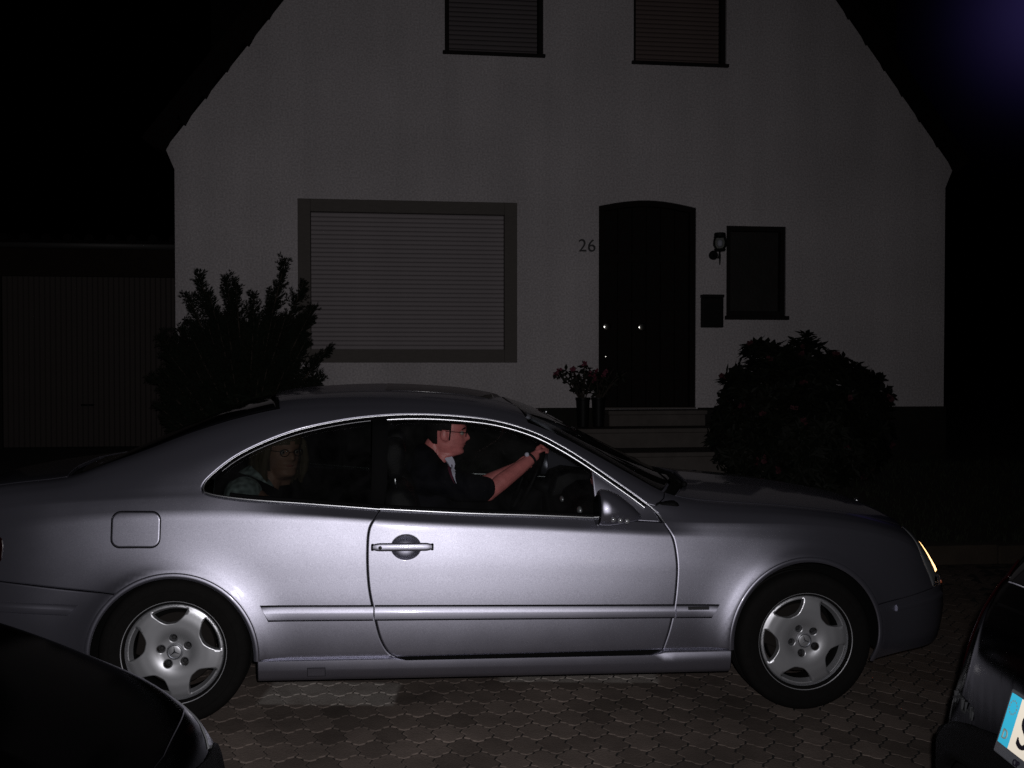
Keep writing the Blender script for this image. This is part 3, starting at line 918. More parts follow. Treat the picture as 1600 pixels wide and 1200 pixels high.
# arched front door
def arch_top(u): return 3.125 + 0.068 * math.sin(math.pi * np.clip((0.53 - u) / 1.04, 0, 1))
m_ = MB()
fr_in = [(-0.45, 1.04)] + [(-0.45 + 0.92 * k / 12, arch_top(-0.45 + 0.92 * k / 12) - 0.06) for k in range(13)] + [(0.47, 1.04)]
fr_out = [(-0.508, 1.031)] + [(-0.508 + 1.036 * k / 12, arch_top(-0.508 + 1.036 * k / 12) - 0.003) for k in range(13)] + [(0.528, 1.031)]
n = len(fr_in)
vs = [(p[0], 0.012, p[1]) for p in fr_out] + [(p[0], 0.012, p[1]) for p in fr_in] + [(p[0], 0.2, p[1]) for p in fr_out] + [(p[0], 0.2, p[1]) for p in fr_in]
fs = []
for i in range(n - 1):
    fs += [(i, i + 1, n + i + 1, n + i), (n + i, n + i + 1, 3 * n + i + 1, 3 * n + i), (2 * n + i, 2 * n + i + 1, i + 1, i)]
m_.add(vs, fs)
door = m_.build('door', M['door_wood'], house)
door['label'] = 'dark arched wooden front door of vertical boards'
nb = 6
for k in range(nb):
    a, c = -0.45 + 0.92 * k / nb + 0.003, -0.45 + 0.92 * (k + 1) / nb - 0.003
    m_ = MB(); m_.prism([(a, 1.04), (c, 1.04), (c, arch_top(c) - 0.061), (a, arch_top(a) - 0.061)], 0.055 + (0.004 if k % 2 else 0), 0.10)
    m_.build('board', M['door_wood'], door, bevel=0.005)
for z in (1.32, 2.05, 2.55):
    m_ = MB(); m_.box(-0.44, 0.46, 0.040, 0.054, z, z + 0.09); m_.build('rail', M['door_wood'], door, bevel=0.006)
m_ = MB(); m_.ball((-0.425, -0.015, 1.878), 0.042, 28, 16, (1, .20, 1)); m_.tube([(-0.425, -0.01, 1.878), (-0.425, 0.055, 1.878)], 0.012); m_.build('door_knob', M['brass'], door, smooth=True)
m_ = MB(); m_.ball((-0.05, -0.015, 1.874), 0.044, 28, 16, (1, .20, 1)); m_.tube([(-0.05, -0.01, 1.874), (-0.05, 0.055, 1.874)], 0.012); m_.build('door_knob', M['brass'], door, smooth=True)
m_ = MB(); m_.ball((-0.424, 0.02, 1.566), 0.020, 24, 14, (1, .32, 1)); m_.tube([(-0.424, 0.02, 1.566), (-0.424, 0.055, 1.566)], 0.012); m_.build('lock_cylinder', M['brass'], door, smooth=True)

m_ = MB(); m_.box(-.509, .529, -.02, .239, 1.02, 1.036); m_.build('threshold', M['stone'], house)
m_ = MB()
# things on the wall
lamp = empty('wall_lamp', HW(0.748, 0, 2.50), (0, 0, HY))
tag(lamp, 'black iron wall lantern with clear glass between door and small window', 'wall lamp')
m_ = MB(); m_.lathe([(0.0, .03), (.045, .03), (.05, .0), (.045, -.012), (.0, -.012)], 'y', 20, (-.035, -.022, .13))
m_.tube([(-.035, -.03, .13), (-.03, -.09, .10), (-.01, -.12, .09), (0, -.12, .16)], 0.011)
m_.tube([(0, -.12, .02), (0, -.12, .13)], [0.006, 0.012]); m_.build('bracket', M['iron'], lamp, auto=40)
m_ = MB(); m_.lathe([(.0, .155), (.05, .16), (.062, .18), (.058, .185), (.0, .185)], 'z', 20, (0, -.12, 0)); m_.lathe([(.0, .352), (.052, .352), (.060, .345), (.060, .312), (.070, .308), (0, .308)], 'z', 20, (0, -.12, 0)); m_.build('lamp_cap', M['iron'], lamp, auto=40)
m_ = MB(); m_.lathe([(.050, .185), (.070, .215), (.073, .25), (.068, .29), (.058, .308)], 'z', 24, (0, -.12, 0)); m_.build('lamp_glass', M['lantern_glass'], lamp, smooth=True)
m_ = MB(); m_.ball((0, -.12, .245), .03, scale=(1, 1, 1.3)); m_.build('bulb', M['white_cloth'], lamp, smooth=True)

mb_ = empty('mailbox', HW(0.692, 0, 1.87), (0, 0, HY))
tag(mb_, 'dark metal mailbox fixed to the white wall beside the front door', 'mailbox')
m_ = MB(); m_.box(-.114, .114, -.08, -.003, 0, .31); m_.build('box', M['iron'], mb_, bevel=.008)
m_ = MB(); m_.prism([(-.119, .312), (.119, .312), (.119, .345), (-.119, .345)], -.09, -.003); m_.build('lid', M['iron'], mb_, bevel=.006)
m_ = MB(); m_.box(-.085, .085, -.0835, -.0805, .255, .285); m_.build('slot_flap', M['frame_dark'], mb_, bevel=.001)

def text_mesh(s, size, depth, align='CENTER'):
    cu_ = bpy.data.curves.new('t', 'FONT'); cu_.body = s; cu_.size = size; cu_.extrude = depth; cu_.align_x = align; cu_.resolution_u = 6
    o = bpy.data.objects.new('t', cu_); COL.objects.link(o)
    bpy.context.view_layer.update()
    me = bpy.data.meshes.new_from_object(o.evaluated_get(bpy.context.evaluated_depsgraph_get()))
    bpy.data.objects.remove(o)
    return me
num = empty('house_number', HW(-0.636, -0.004, 2.65), (0, 0, HY))
tag(num, 'black metal house number 26 on the white wall left of the door', 'house number')
for ch, dx in (('2', -.048), ('6', .048)):
    o = link('digit', text_mesh(ch, 0.185, 0.008), M['digit'], num); o.rotation_euler = (math.pi / 2, 0, 0); o.location = (dx, -.009, 0)

# concrete front steps
st = empty('front_steps', HW(0.0, -0.5, 0.3), (0, 0, HY))
tag(st, 'worn concrete front steps rising to the dark arched door', 'steps')
for (u0, u1, v0, v1, z0, z1) in ((-.47, .53, -.33, -.024, .87, 1.018), (-.95, .71, -.72, -.332, .68, .862), (-1.2, 1.15, -1.25, -.722, .35, .675)):
    m_ = MB(); m_.box(u0, u1, v0 + .5, v1 + .5, z0 - .3 - .1, z1 - .3 - 0.045); o = m_.build('riser', M['stone'], st, bevel=.006)
    m_ = MB(); m_.box(u0 - .015, u1 + .015, v0 + .47, v1 + .499, z1 - .3 - .043, z1 - .3); m_.build('tread', M['stone'], st, bevel=.01)

# garden kerb stones along the paving
kb = empty('garden_kerb', HW(0, -2.97, 0), (0, 0, HY))
tag(kb, 'low dark concrete kerb between paving and front garden', 'kerb')
for k in range(-7, 6):
    L_ = 0.995
    m_ = MB(); z = gz(*HW(k + .5, -3.2)[:2]); m_.box(k + .003, k + L_, -.05, .05, z - .12, z + .145)
    m_.build('kerb_stone', M['kerb'], kb, bevel=.012)

# garage to the left
ga = empty('garage', HW(-6.05, 1.8, 0.3), (0, 0, HY))
tag(ga, 'low dark garage with ribbed door at the left of the white house', 'garage')
gx = 6.05
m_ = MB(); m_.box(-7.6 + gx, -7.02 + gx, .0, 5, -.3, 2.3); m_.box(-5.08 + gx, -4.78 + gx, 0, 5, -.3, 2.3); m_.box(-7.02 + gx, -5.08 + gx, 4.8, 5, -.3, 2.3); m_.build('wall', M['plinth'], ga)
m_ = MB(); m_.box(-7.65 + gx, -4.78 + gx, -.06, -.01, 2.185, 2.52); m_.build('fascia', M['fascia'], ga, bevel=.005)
m_ = MB(); m_.tube([(-7.66 + gx, -.12, 2.535), (-4.78 + gx, -.12, 2.535)], .045, 10); m_.build('gutter', M['gutter'], ga, smooth=True)
m_ = MB(); m_.prism([(-7.7 + gx, 2.55), (-4.77 + gx, 2.55), (-4.77 + gx, 2.585), (-7.7 + gx, 2.585)], -.16, 5.1); rf = m_.build('roof', M['roof_tile'], ga)
tm = MB(); tm.lathe([(.0, 0), (.055, 0), (.058, .3), (0, .3)], 'y', 8); tme = tm.mesh(smooth=False)
tme.materials.append(M['roof_tile'])
for k in range(13):
    o = link('edge_tile', tme, None, rf); o.location = (-7.62 + gx + k * .23, -.19, 2.60)
gd_ = empty('garage_door', (0, 0, 0), parent=ga)
rib = MB()
pr = [(-.029, .004), (-.022, -.012), (.022, -.012), (.029, .004)]
vs = [(p[0], p[1], z) for z in (0, 1.945) for p in pr]
rib.add(vs, [(i, i + 1, 4 + i + 1, 4 + i) for i in range(3)])
rme = rib.mesh(); rme.materials.append(M['garage_metal'])
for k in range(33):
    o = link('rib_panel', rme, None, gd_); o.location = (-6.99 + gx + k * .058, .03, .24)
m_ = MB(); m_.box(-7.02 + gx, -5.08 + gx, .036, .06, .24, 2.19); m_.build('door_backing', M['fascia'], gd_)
m_ = MB(); m_.tube([(-6.15 + gx, .01, 0.72), (-6.15 + gx, -.03, .72), (-6.03 + gx, -.03, .72), (-6.03 + gx, .01, .72)], .011); m_.build('handle', M['iron'], gd_, smooth=True)

# ------------------------------------------------------------------ plants
def leaf_quad(vs, fs, p, d, n, L, W):
    s = d.cross(n).normalized()
    b_ = len(vs)
    vs += [tuple(p), tuple(p + d * L * .5 + s * W * .5 + n * L * .06), tuple(p + d * L), tuple(p + d * L * .5 - s * W * .5 + n * L * .06)]
    fs += [(b_, b_ + 1, b_ + 2), (b_, b_ + 2, b_ + 3)]

def rvec(r):
    while True:
        v = Vector((r.uniform(-1, 1), r.uniform(-1, 1), r.uniform(-1, 1)))
        if 0.01 < v.length < 1: return v.normalized()

def conifer(loc):
    r = random.Random(11)
    root = empty('conifer_shrub', loc, (0, 0, HY))
    tag(root, 'dark spreading conifer shrub with feathery upswept sprays before the shuttered window', 'shrub')
    wood = MB(); vs, fs = [], []
    wood.tube([(0, 0, -.1), (.02, .01, .4), (0, 0, .9), (.02, 0, 1.4)], [.05, .045, .03, .012], 8)
    tips = [(-.42, 0, 1.92), (-.52, .0, 1.72), (-.17, .1, 1.90), (-.05, -.1, 1.84), (.42, 0, 2.06), (.60, .0, 1.85), (.70, -.1, 1.62), (.30, .1, 1.68), (-.30, -.1, 1.72), (.10, .1, 1.74), (.52, .05, 1.48), (.84, 0, 1.25), (.78, .1, 1.00), (-.78, 0, 1.35), (-.70, .1, 1.18), (-.60, -.1, 1.42), (-.88, .0, .98), (.62, -.1, 1.30), (-.80, -.1, .72), (.80, -.1, .80), (.2, -.3, 1.5), (-.15, .3, 1.55)]
    for k in range(150):
        th = r.uniform(0, 2 * math.pi); z = r.uniform(.2, 1.55); rad = (.80 - .22 * max(0, z - .9)) * r.uniform(.55, 1.02)
        tips.append((rad * math.cos(th), .62 * rad * math.sin(th), z))
    for tp in tips:
        tp = Vector((tp[0] * .88, tp[1] * .88, tp[2] * .955)); z0 = max(0.05, tp.z * .38 - .1); a = Vector((0.03, 0, z0)); c = a.lerp(tp, .55) + Vector((0, 0, -.07))
        pts = [a.lerp(c, t).lerp(c.lerp(tp, t), t) for t in [i / 9 for i in range(10)]]
        wood.tube(pts, [.016 * (1 - i / 10) + .002 for i in range(10)], 5)
        L = (tp - a).length; n = int(30 * L + 8)
        for i in range(n):
            t = .22 + .78 * i / n
            p = a.lerp(c, t).lerp(c.lerp(tp, t), t); tg = (c.lerp(tp, t) - a.lerp(c, t)).normalized()
            for q in range(2):
                side = rvec(r); side = (side - tg * side.dot(tg)).normalized()
                tw = (tg * r.uniform(.55, 1.0) + side * r.uniform(.45, .9)).normalized()
                tl = (.19 * (1.08 - t) + .065) * r.uniform(.7, 1.25)
                m = max(3, int(tl / .017))
                for j in range(m):
                    s = j / m; pp = p + tw * tl * s
                    for g in range(3):
                        sd = rvec(r); sd = (sd - tw * sd.dot(tw)).normalized()
                        d = (tw * .9 + sd * .7).normalized()
                        leaf_quad(vs, fs, pp, d, sd.cross(tw).normalized(), .046 * (1.15 - s * .5), .0075)
    for k in range(1500):
        d = rvec(r); p = Vector((.02 + d.x * .46, d.y * .36, .58 + d.z * .54))
        if p.z > .02: leaf_quad(vs, fs, p, rvec(r), rvec(r), r.uniform(.06, .13), .04)
    wood.build('trunk', M['bark'], root, smooth=True)
    link('crown', mesh_from(vs, fs, False), M['leaf_conifer'], root)
p = HW(-3.95, -1.2); conifer((p.x, p.y, gz(p.x, p.y)))

def broadleaf(loc):
    r = random.Random(23)
    root = empty('rhododendron_bush', loc, (0, 0, HY))
    tag(root, 'broad rounded bush of dark leathery leaves right of the front steps', 'bush')
    vs, fs = [], []; blooms = []; wood = MB()
    lobes = [(-.32, 0, .72, .50, .62), (.12, .1, .70, .62, .66), (.50, 0, .60, .52, .56), (-.62, -.1, .42, .36, .44), (.72, .1, .36, .34, .40), (-.05, -.35, .42, .6, .5), (-.36, .05, 1.10, .26, .26)]
    def in_any(p, k):
        return any(i != k and ((p.x - l[0]) / l[3]) ** 2 + ((p.y - l[1]) / (l[3] * .8)) ** 2 + ((p.z - l[2]) / l[4]) ** 2 < .72 for i, l in enumerate(lobes))
    for k, (x, y, z, a, c) in enumerate(lobes):
        wood.tube([(0, 0, -.05), (x * .4, y * .4, z * .5), (x, y, z)], [.03, .02, .01], 6)
        for i in range(int(1500 * a * (a + c))):
            d = rvec(r); q = r.uniform(.82, 1.03) if r.random() < .7 else r.uniform(.5, .82)
            q *= 1 + .10 * math.sin(7 * d.x + k) * math.sin(6 * d.z + 2 * k)
            p = Vector((x + d.x * a * q, y + d.y * a * .8 * q, (z + d.z * c * q) * .965)); p.x *= .87
            if p.z < .02 or in_any(p, k): continue
            nl = r.randint(4, 7); ax = (d + rvec(r) * .5 + Vector((0, 0, .4))).normalized()
            e = ax.orthogonal().normalized(); f_ = ax.cross(e)
            bloom = r.random() < .035 and q > .9
            for j in range(nl):
                th = 2 * math.pi * j / nl + r.uniform(-.3, .3)
                o = (e * math.cos(th) + f_ * math.sin(th))
                dd = (o * .95 + ax * r.uniform(-.15, .5)).normalized()
                leaf_quad(vs, fs, p, dd, ax, r.uniform(.08, .125), r.uniform(.034, .05))
            if bloom:
                bl_v, bl_f = [], []
                for j in range(9):
                    dd = (rvec(r) + ax * .8).normalized(); leaf_quad(bl_v, bl_f, p + ax * .03, dd, rvec(r), .05, .04)
                blooms.append((bl_v, bl_f))
    wood.build('trunk', M['bark'], root, smooth=True)
    link('crown', mesh_from(vs, fs, False), M['leaf_broad'], root)
    for bv_, bf_ in blooms: link('bloom', mesh_from(bv_, bf_, False), M['bloom'], root)
p = HW(1.14, -1.2); broadleaf((p.x, p.y, gz(p.x, p.y)))

def potted(loc, seed, lab, hgt, spread, lean):
    r = random.Random(seed)
    root = empty('potted_plant', loc, (0, 0, HY))
    tag(root, lab, 'potted plant', 'pots on the front steps')
    m_ = MB(); m_.lathe([(0, 0), (.045, 0), (.055, .01), (.068, .27), (.075, .275), (.075, .295), (.062, .295), (.06, .26), (0, .26)], 'z', 20)
    m_.build('pot', M['pot'], root, auto=40)
    vs, fs = [], []; bv, bf = [], []; st_ = MB()
    for k in range(15):
        th = r.uniform(0, 6.28); rad = spread * r.uniform(.3, 1); z = .29 + hgt * r.uniform(.35, 1)
        tip = Vector((rad * math.cos(th) + lean, rad * .8 * math.sin(th), z)); a = Vector((.02 * math.cos(th), .02 * math.sin(th), .26)); c = a.lerp(tip, .5) + Vector((0, 0, .08))
        pts = [a.lerp(c, t / 6).lerp(c.lerp(tip, t / 6), t / 6) for t in range(7)]
        st_.tube(pts, [.005] * 6 + [.003], 5)
        for i in range(16):
            t = r.uniform(.2, 1); p = a.lerp(c, t).lerp(c.lerp(tip, t), t); leaf_quad(vs, fs, p, (rvec(r) + Vector((0, 0, .1))).normalized(), rvec(r), r.uniform(.045, .08), r.uniform(.025, .045))
        if k % 2 == 0:
            for j in range(12): leaf_quad(bv, bf, tip, rvec(r), rvec(r), .034, .03)
    st_.build('stem', M['bark'], root, smooth=True)
    link('foliage', mesh_from(vs, fs, False), M['leaf_broad'], root)
    link('blossom', mesh_from(bv, bf, False), M['bloom_pot'], root)
p = HW(-.775, -.50, .862); potted(p, 3, 'slim dark pot of pink flowers on the step, farther from the door edge', .36, .26, -.06)
p = HW(-.61, -.46, .862); potted(p, 8, 'slim dark pot of leafy stems in front of the door edge', .30, .24, .10)

# low grass of the front garden
r = random.Random(5); vs, fs = [], []
for k in range(14000):
    u, v = r.uniform(-4.7, 5.5), r.uniform(-2.88, -.1)
    if -1.3 < u < 1.25 and v > -1.35: continue
    p = HW(u, v); p.z = gz(p.x, p.y) - .005
    d = Vector((r.uniform(-.5, .5), r.uniform(-.5, .5), 1)).normalized()
    leaf_quad(vs, fs, p, d, rvec(r), r.uniform(.03, .09), .008)
tag(link('grass', mesh_from(vs, fs, False), M['grass']), 'short dark lawn grass of the front garden', 'grass', kind='stuff')
# ------------------------------------------------------------------ silver coupe
T = [0, .10, .27, .45, .64, .71, 1.10, 1.20, 1.50, 1.80]
w_ = [(-1.10, .42), (-1.06, .60), (-1.0, .71), (-.85, .79), (-.5, .84), (0, .857), (.5, .861), (1.5, .861), (2.3, .858), (2.7, .846), (3.0, .820), (3.2, .778), (3.33, .715), (3.42, .62), (3.47, .50), (3.495, .38)]
z0 = [(-1.10, .44), (-1.05, .34), (-.9, .25), (-.4, .22), (.36, .18), (2.33, .178), (3.03, .20), (3.2, .22), (3.38, .235), (3.45, .33), (3.495, .43)]
z1 = [(-1.10, .48), (-1.05, .40), (-.9, .33), (-.4, .29), (.36, .275), (2.33, .285), (3.03, .29), (3.2, .30), (3.38, .32), (3.45, .385), (3.495, .44)]
z2 = [(-1.10, .53), (-.9, .46), (0, .46), (2.3, .455), (3.2, .43), (3.38, .41), (3.45, .425), (3.495, .45)]
z3 = [(-1.10, .60), (-.9, .62), (0, .64), (2.3, .62), (3.0, .58), (3.2, .55), (3.38, .485), (3.45, .465), (3.495, .46)]
z4 = [(-1.10, .66), (-.9, .76), (-.5, .84), (0, .870), (.5, .862), (1, .832), (1.5, .806), (2.07, .775), (2.6, .752), (3.0, .71), (3.2, .655), (3.38, .545), (3.45, .50), (3.495, .47)]
z5 = [(-1.10, .70), (-.9, .84), (-.476, .925), (.157, .945), (.55, .907), (.83, .883), (1.19, .864), (1.5, .854), (1.76, .842), (2.07, .828), (2.6, .82), (3.0, .775), (3.2, .715), (3.38, .57), (3.45, .515), (3.495, .475)]
z7 = [(-1.10, .76), (-1.03, .88), (-.95, .935), (-.744, .98), (-.476, 1.014), (-.347, 1.061), (-.177, 1.124), (.023, 1.207), (.225, 1.275), (.429, 1.322), (.65, 1.338), (.9, 1.342), (1.2, 1.326), (1.4, 1.29), (1.6, 1.215), (1.768, 1.125), (1.95, 1.02), (2.1, .940), (2.2, .915), (2.635, .882), (2.972, .84), (3.2, .785), (3.30, .742), (3.36, .665), (3.40, .59), (3.45, .525), (3.495, .48)]
z9 = [(-1.10, .79), (-1.03, .92), (-.9, .985), (-.6, 1.03), (-.45, 1.05), (-.2, 1.165), (0, 1.255), (.2, 1.33), (.47, 1.385), (.83, 1.404), (1.147, 1.392), (1.341, 1.367), (1.57, 1.30), (1.768, 1.205), (2.0, 1.09), (2.25, .98), (2.35, .965), (2.77, .925), (3.1, .87), (3.3, .80), (3.40, .62), (3.45, .54), (3.495, .485)]
y7 = [(-1.10, .35), (-1, .6), (-.85, .66), (-.5, .66), (-.2, .62), (.2, .585), (.43, .575), (.9, .58), (1.3, .59), (1.6, .615), (1.95, .665), (2.137, .70), (2.635, .70), (2.97, .67), (3.2, .61), (3.33, .53), (3.42, .42), (3.47, .30), (3.495, .2)]
g5 = [(-1.1, .95), (-.5, .935), (.2, .93), (2.0, .93), (2.3, .945), (3.495, .95)]
W = lambda x: tab(w_, x)
ys = [lambda x: W(x) * .945, lambda x: W(x) * .992, lambda x: W(x) * 1.005, lambda x: W(x) * .996, lambda x: W(x) * .970, lambda x: W(x) * tab(g5, x),
      lambda x: W(x) * tab(g5, x) * .36 + .64 * tab(y7, x), lambda x: tab(y7, x), lambda x: .53 * tab(y7, x), lambda x: 0 * x]
zs = [lambda x: tab(z0, x), lambda x: tab(z1, x), lambda x: tab(z2, x), lambda x: tab(z3, x), lambda x: tab(z4, x), lambda x: tab(z5, x),
      lambda x: .2 * tab(z5, x) + .8 * tab(z7, x), lambda x: tab(z7, x), lambda x: .28 * tab(z7, x) + .72 * tab(z9, x), lambda x: tab(z9, x)]
AR, AF = (0.0, .292, .330), (2.69, .322, .338)
def stretch(x): return np.where(x > 3.1, 3.1 + (x - 3.1) * .395 / .425, x)   # nose a little longer than the tables
_ys, _zs = ys, zs
ys = [(lambda x, f=f: f(stretch(x))) for f in _ys]; zs = [(lambda x, f=f: f(stretch(x))) for f in _zs]
CB = Body(T, ys, zs, -1.10, 3.525, flares=[(AR[0], AR[1], AR[2] + .012, .009, .032, .012, .085), (AF[0], AF[1], AF[2] + .012, .009, .032, .012, .09)], sx=2.2, st=.9, crease=(.45, .76))

coupe = empty('silver_coupe', (-1.47744, 4.93907, -0.0085), (0, R(0.60), CAR_YAW))
tag(coupe, 'silver two-door coupe with two people inside in front of the white house', 'car')
CARM = Matrix.Translation(coupe.location) @ coupe.rotation_euler.to_matrix().to_4x4()

def arc(a, d0, d1, dr=0.0, n=48):
    return [(a[0] + (a[2] + dr) * math.cos(R(d0 + (d1 - d0) * k / n)), a[1] + (a[2] + dr) * math.sin(R(d0 + (d1 - d0) * k / n))) for k in range(n + 1)]
def ang(a, x, z): return math.degrees(math.atan2(z - a[1], x - a[0]))

DLO_TOP = [tuple(p) for p in curve([(.108, .9575), (.098, .975), (.106, 1.000), (.136, 1.034), (.232, 1.110), (.434, 1.201), (.638, 1.251), (.815, 1.275), (.983, 1.283), (1.193, 1.274), (1.351, 1.253), (1.510, 1.206), (1.620, 1.152), (1.727, 1.088), (1.837, 1.013), (1.946, .937), (1.992, .902)], .015)]
BELT_R = [tuple(p) for p in curve([(.108, .9575), (.132, .9495), (.256, .931), (.55, .907), (.835, .884)], .02)]
BELT_D = [tuple(p) for p in curve([(.835, .884), (1.189, .865), (1.497, .854), (1.758, .842), (2.056, .826)], .02)]
DOOR_R = [tuple(p) for p in curve([(.832, .882), (.818, .862), (.793, .815), (.785, .723), (.793, .573), (.815, .463), (.846, .347), (.880, .292), (.912, .273)], .012)]
DOOR_F = [tuple(p) for p in curve([(2.056, .826), (2.090, .765), (2.106, .66), (2.102, .558), (2.089, .453), (2.070, .362), (2.046, .283)], .012)]
BUMP_R = [tuple(p) for p in curve([(-1.10, .655), (-.85, .622), (-.665, .601), (-.59, .593), (-.404, .572), (-.205, .556)], .02)]
BUMP_F = [tuple(p) for p in curve([(3.012, .462), (3.111, .474), (3.35, .506), (3.44, .505)], .02)]
ra0, ra1 = ang(AR, -.205, .556), ang(AR, .3292, .275)
fa0, fa1 = ang(AF, 2.354, .285) + 360, ang(AF, 3.012, .462)
A_SEAM = [(1.992, .902), (2.03, .893), (2.075, .925)]

gap = 0.0021
def panel(name, xt, m, h=0.024, off=0.0, depth=0.014, drop=0.0022, sides=(1, -1), ring=0.006, roll=.7, holes=(), parent=None, step=.014):
    pts = inset_poly(np.array(resample(xt, step, True)), gap)
    V, F, lo = region(pts, holes, h, ring)
    out = []
    for s in sides:
        me = lift(V, F, lo, CB.P, CB.Nn, off, depth, drop, roll, mirror=(s < 0))
        out.append(link(name, me, m, parent or coupe))
    return out
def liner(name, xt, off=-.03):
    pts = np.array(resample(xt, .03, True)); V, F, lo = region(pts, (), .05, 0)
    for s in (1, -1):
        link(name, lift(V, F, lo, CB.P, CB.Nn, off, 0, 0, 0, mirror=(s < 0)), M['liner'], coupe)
def centre_panel(name, xt, m, h=0.03, off=0.0, depth=0.014, drop=0.0022, ring=0.006):
    """panel that spans the centre line; xt starts and ends at t = 1.8"""
    p = np.array(resample(xt, .014, True))
    q = inset_poly(p, gap); mid = p[:, 1] > 1.7999; q[mid, 1] = 1.8
    V, F, lo = region(q, (), h, ring)
    me = lift(V, F, lo, CB.P, CB.Nn, off, depth, drop, .7, mirror='both', mid=True)
    return link(name, me, m, coupe)
def TZ(pts): return CB.xz(pts)

# body side: quarter, C-pillar, roof rail and A-pillar in one pressing
t7 = 1.20
side = TZ(BUMP_R[1:]) + TZ(arc(AR, ra0, ra1)) + TZ([(.36, .273), (.6, .273), (.905, .273)]) + TZ(DOOR_R[::-1]) + TZ(BELT_R[::-1])[1:] + TZ(DLO_TOP)[1:] + TZ(A_SEAM[1:]) + [(2.09, t7)]
side += [(x, t7) for x in np.arange(2.06, 1.50, -.03)] + [(1.485, t7), (1.455, 1.40)] + [(x, 1.40) for x in np.arange(1.42, .38, -.03)] + [(.355, 1.40), (.385, t7)] + [(x, t7) for x in np.arange(.36, -.98, -.03)] + [(-.99, t7), (-1.035, 1.05), (-1.055, .80)] + TZ([(-1.06, .70)])
def dedupe(p):
    o = [p[0]]
    for q in p[1:]:
        if math.hypot(q[0] - o[-1][0], q[1] - o[-1][1]) > 1e-4: o.append(q)
    return o
body = panel('body_side', dedupe(side), M['silver'], h=.022)
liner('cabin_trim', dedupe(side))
door_xt = dedupe(TZ(DOOR_R) + TZ([(1.3, .276), (1.7, .280)]) + TZ(DOOR_F[::-1]) + TZ(BELT_D[::-1]))
HC = (.945, .735)
hhole = [(HC[0] + .060 * math.cos(a), CB.t_of(HC[0] + .060 * math.cos(a), HC[1] + .050 * math.sin(a))) for a in np.linspace(0, 2 * math.pi, 48, endpoint=False)]
doors = panel('door', door_xt, M['silver'], h=.022, holes=[np.array(hhole)])
liner('door_card', dedupe(TZ(DOOR_R) + TZ([(1.3, .276), (1.7, .280)]) + TZ(DOOR_F[::-1]) + TZ([(x, z + .022) for x, z in BELT_D[::-1]])))
fen = TZ(DOOR_F[::-1]) + TZ([(2.03, .868), (1.998, .897)]) + TZ(A_SEAM[1:]) + [(2.09, t7)] + [(x, t7) for x in np.arange(2.12, 3.24, .03)] + [(3.245, t7)] + TZ([(3.28, .66), (3.325, .56), (3.345, .507)]) + TZ(BUMP_F[::-1])[3:] + TZ(arc(AF, fa1, fa0)) + TZ([(2.2, .284)])
fender = panel('front_fender', dedupe(fen), M['silver'], h=.022)
sail_xt = TZ([(1.765, .846), (2.045, .829), (2.025, .868), (1.996, .893)] + [p for p in DLO_TOP[::-1] if 1.745 < p[0] < 1.985] + [(1.757, .95)])
panel('mirror_sail', dedupe(sail_xt), M['silver'], h=.02, off=-.001)
fb = TZ(BUMP_F[:-1]) + TZ([(3.44, .505)]) + [(3.47, 1.0), (3.47, 1.8), (3.522, 1.8), (3.522, .9), (3.522, 0.02), (3.48, .01), (3.38, .01), (3.2, .01), (3.05, .01)] + TZ(arc(AF, ang(AF, 3.006, .205), fa1, n=16))
panel('front_bumper', dedupe(fb), M['silver'], h=.025, off=.003)
rb = TZ(BUMP_R[1:]) + TZ(arc(AR, ra0, ang(AR, -.315, .235) + 360, n=20)) + [(-.40, .01), (-.7, .01), (-.95, .01), (-1.06, .02), (-1.095, .2)] + TZ([(-1.097, .60), (-1.06, .645)])
panel('rear_bumper', dedupe(rb), M['silver'], h=.025, off=.003)
# tail and nose closing panels
for xx, nm, mm in ((3.5245, 'grille', 'plastic'), (-1.098, 'tail_panel', 'silver')):
    P = CB.P(np.full(60, xx), np.linspace(0, 1.8, 60))
    Q = [tuple(p) for p in P] + [(p[0], -p[1], p[2]) for p in P[::-1]]
    link(nm, mesh_from(Q, [tuple(range(len(Q)))], False), M[mm], coupe)
# centre panels
centre_panel('roof', [(.30, 1.8), (.33, 1.5), (.358, 1.402)] + [(x, 1.402) for x in np.arange(.40, 1.43, .05)] + [(1.452, 1.402), (1.42, 1.5), (1.40, 1.8)], M['silver'])
centre_panel('hood', [(2.31, 1.8), (2.27, 1.5), (2.135, 1.205)] + [(x, 1.205) for x in np.arange(2.2, 3.23, .05)] + [(3.245, 1.205), (3.33, 1.5), (3.35, 1.8)], M['silver'])
centre_panel('trunk_lid', [(-1.05, 1.8), (-1.04, 1.5), (-.98, 1.205)] + [(x, 1.205) for x in np.arange(-.94, -.50, .05)] + [(-.48, 1.205), (-.53, 1.5), (-.545, 1.8)], M['silver'])
centre_panel('windscreen', [(1.42, 1.8), (1.44, 1.5), (1.50, 1.225)] + [(x, 1.222) for x in np.arange(1.55, 2.05, .05)] + [(2.08, 1.222), (2.20, 1.5), (2.25, 1.8)], M['screen'], off=-.004, depth=.004)
centre_panel('rear_window', [(-.52, 1.8), (-.50, 1.5), (-.43, 1.222)] + [(x, 1.222) for x in np.arange(-.38, .34, .05)] + [(.37, 1.222), (.315, 1.5), (.285, 1.8)], M['black_glass'], off=-.004, depth=.004)
centre_panel('cowl', [(2.255, 1.8), (2.205, 1.5), (2.09, 1.225), (2.13, 1.215), (2.262, 1.5), (2.302, 1.8)], M['plastic'], off=-.008, h=.04)
centre_panel('sunroof', [(.84, 1.8), (.84, 1.44), (.86, 1.42), (1.33, 1.42), (1.355, 1.5), (1.365, 1.8)], M['black_glass'], off=.0012, depth=.003, drop=.0008)
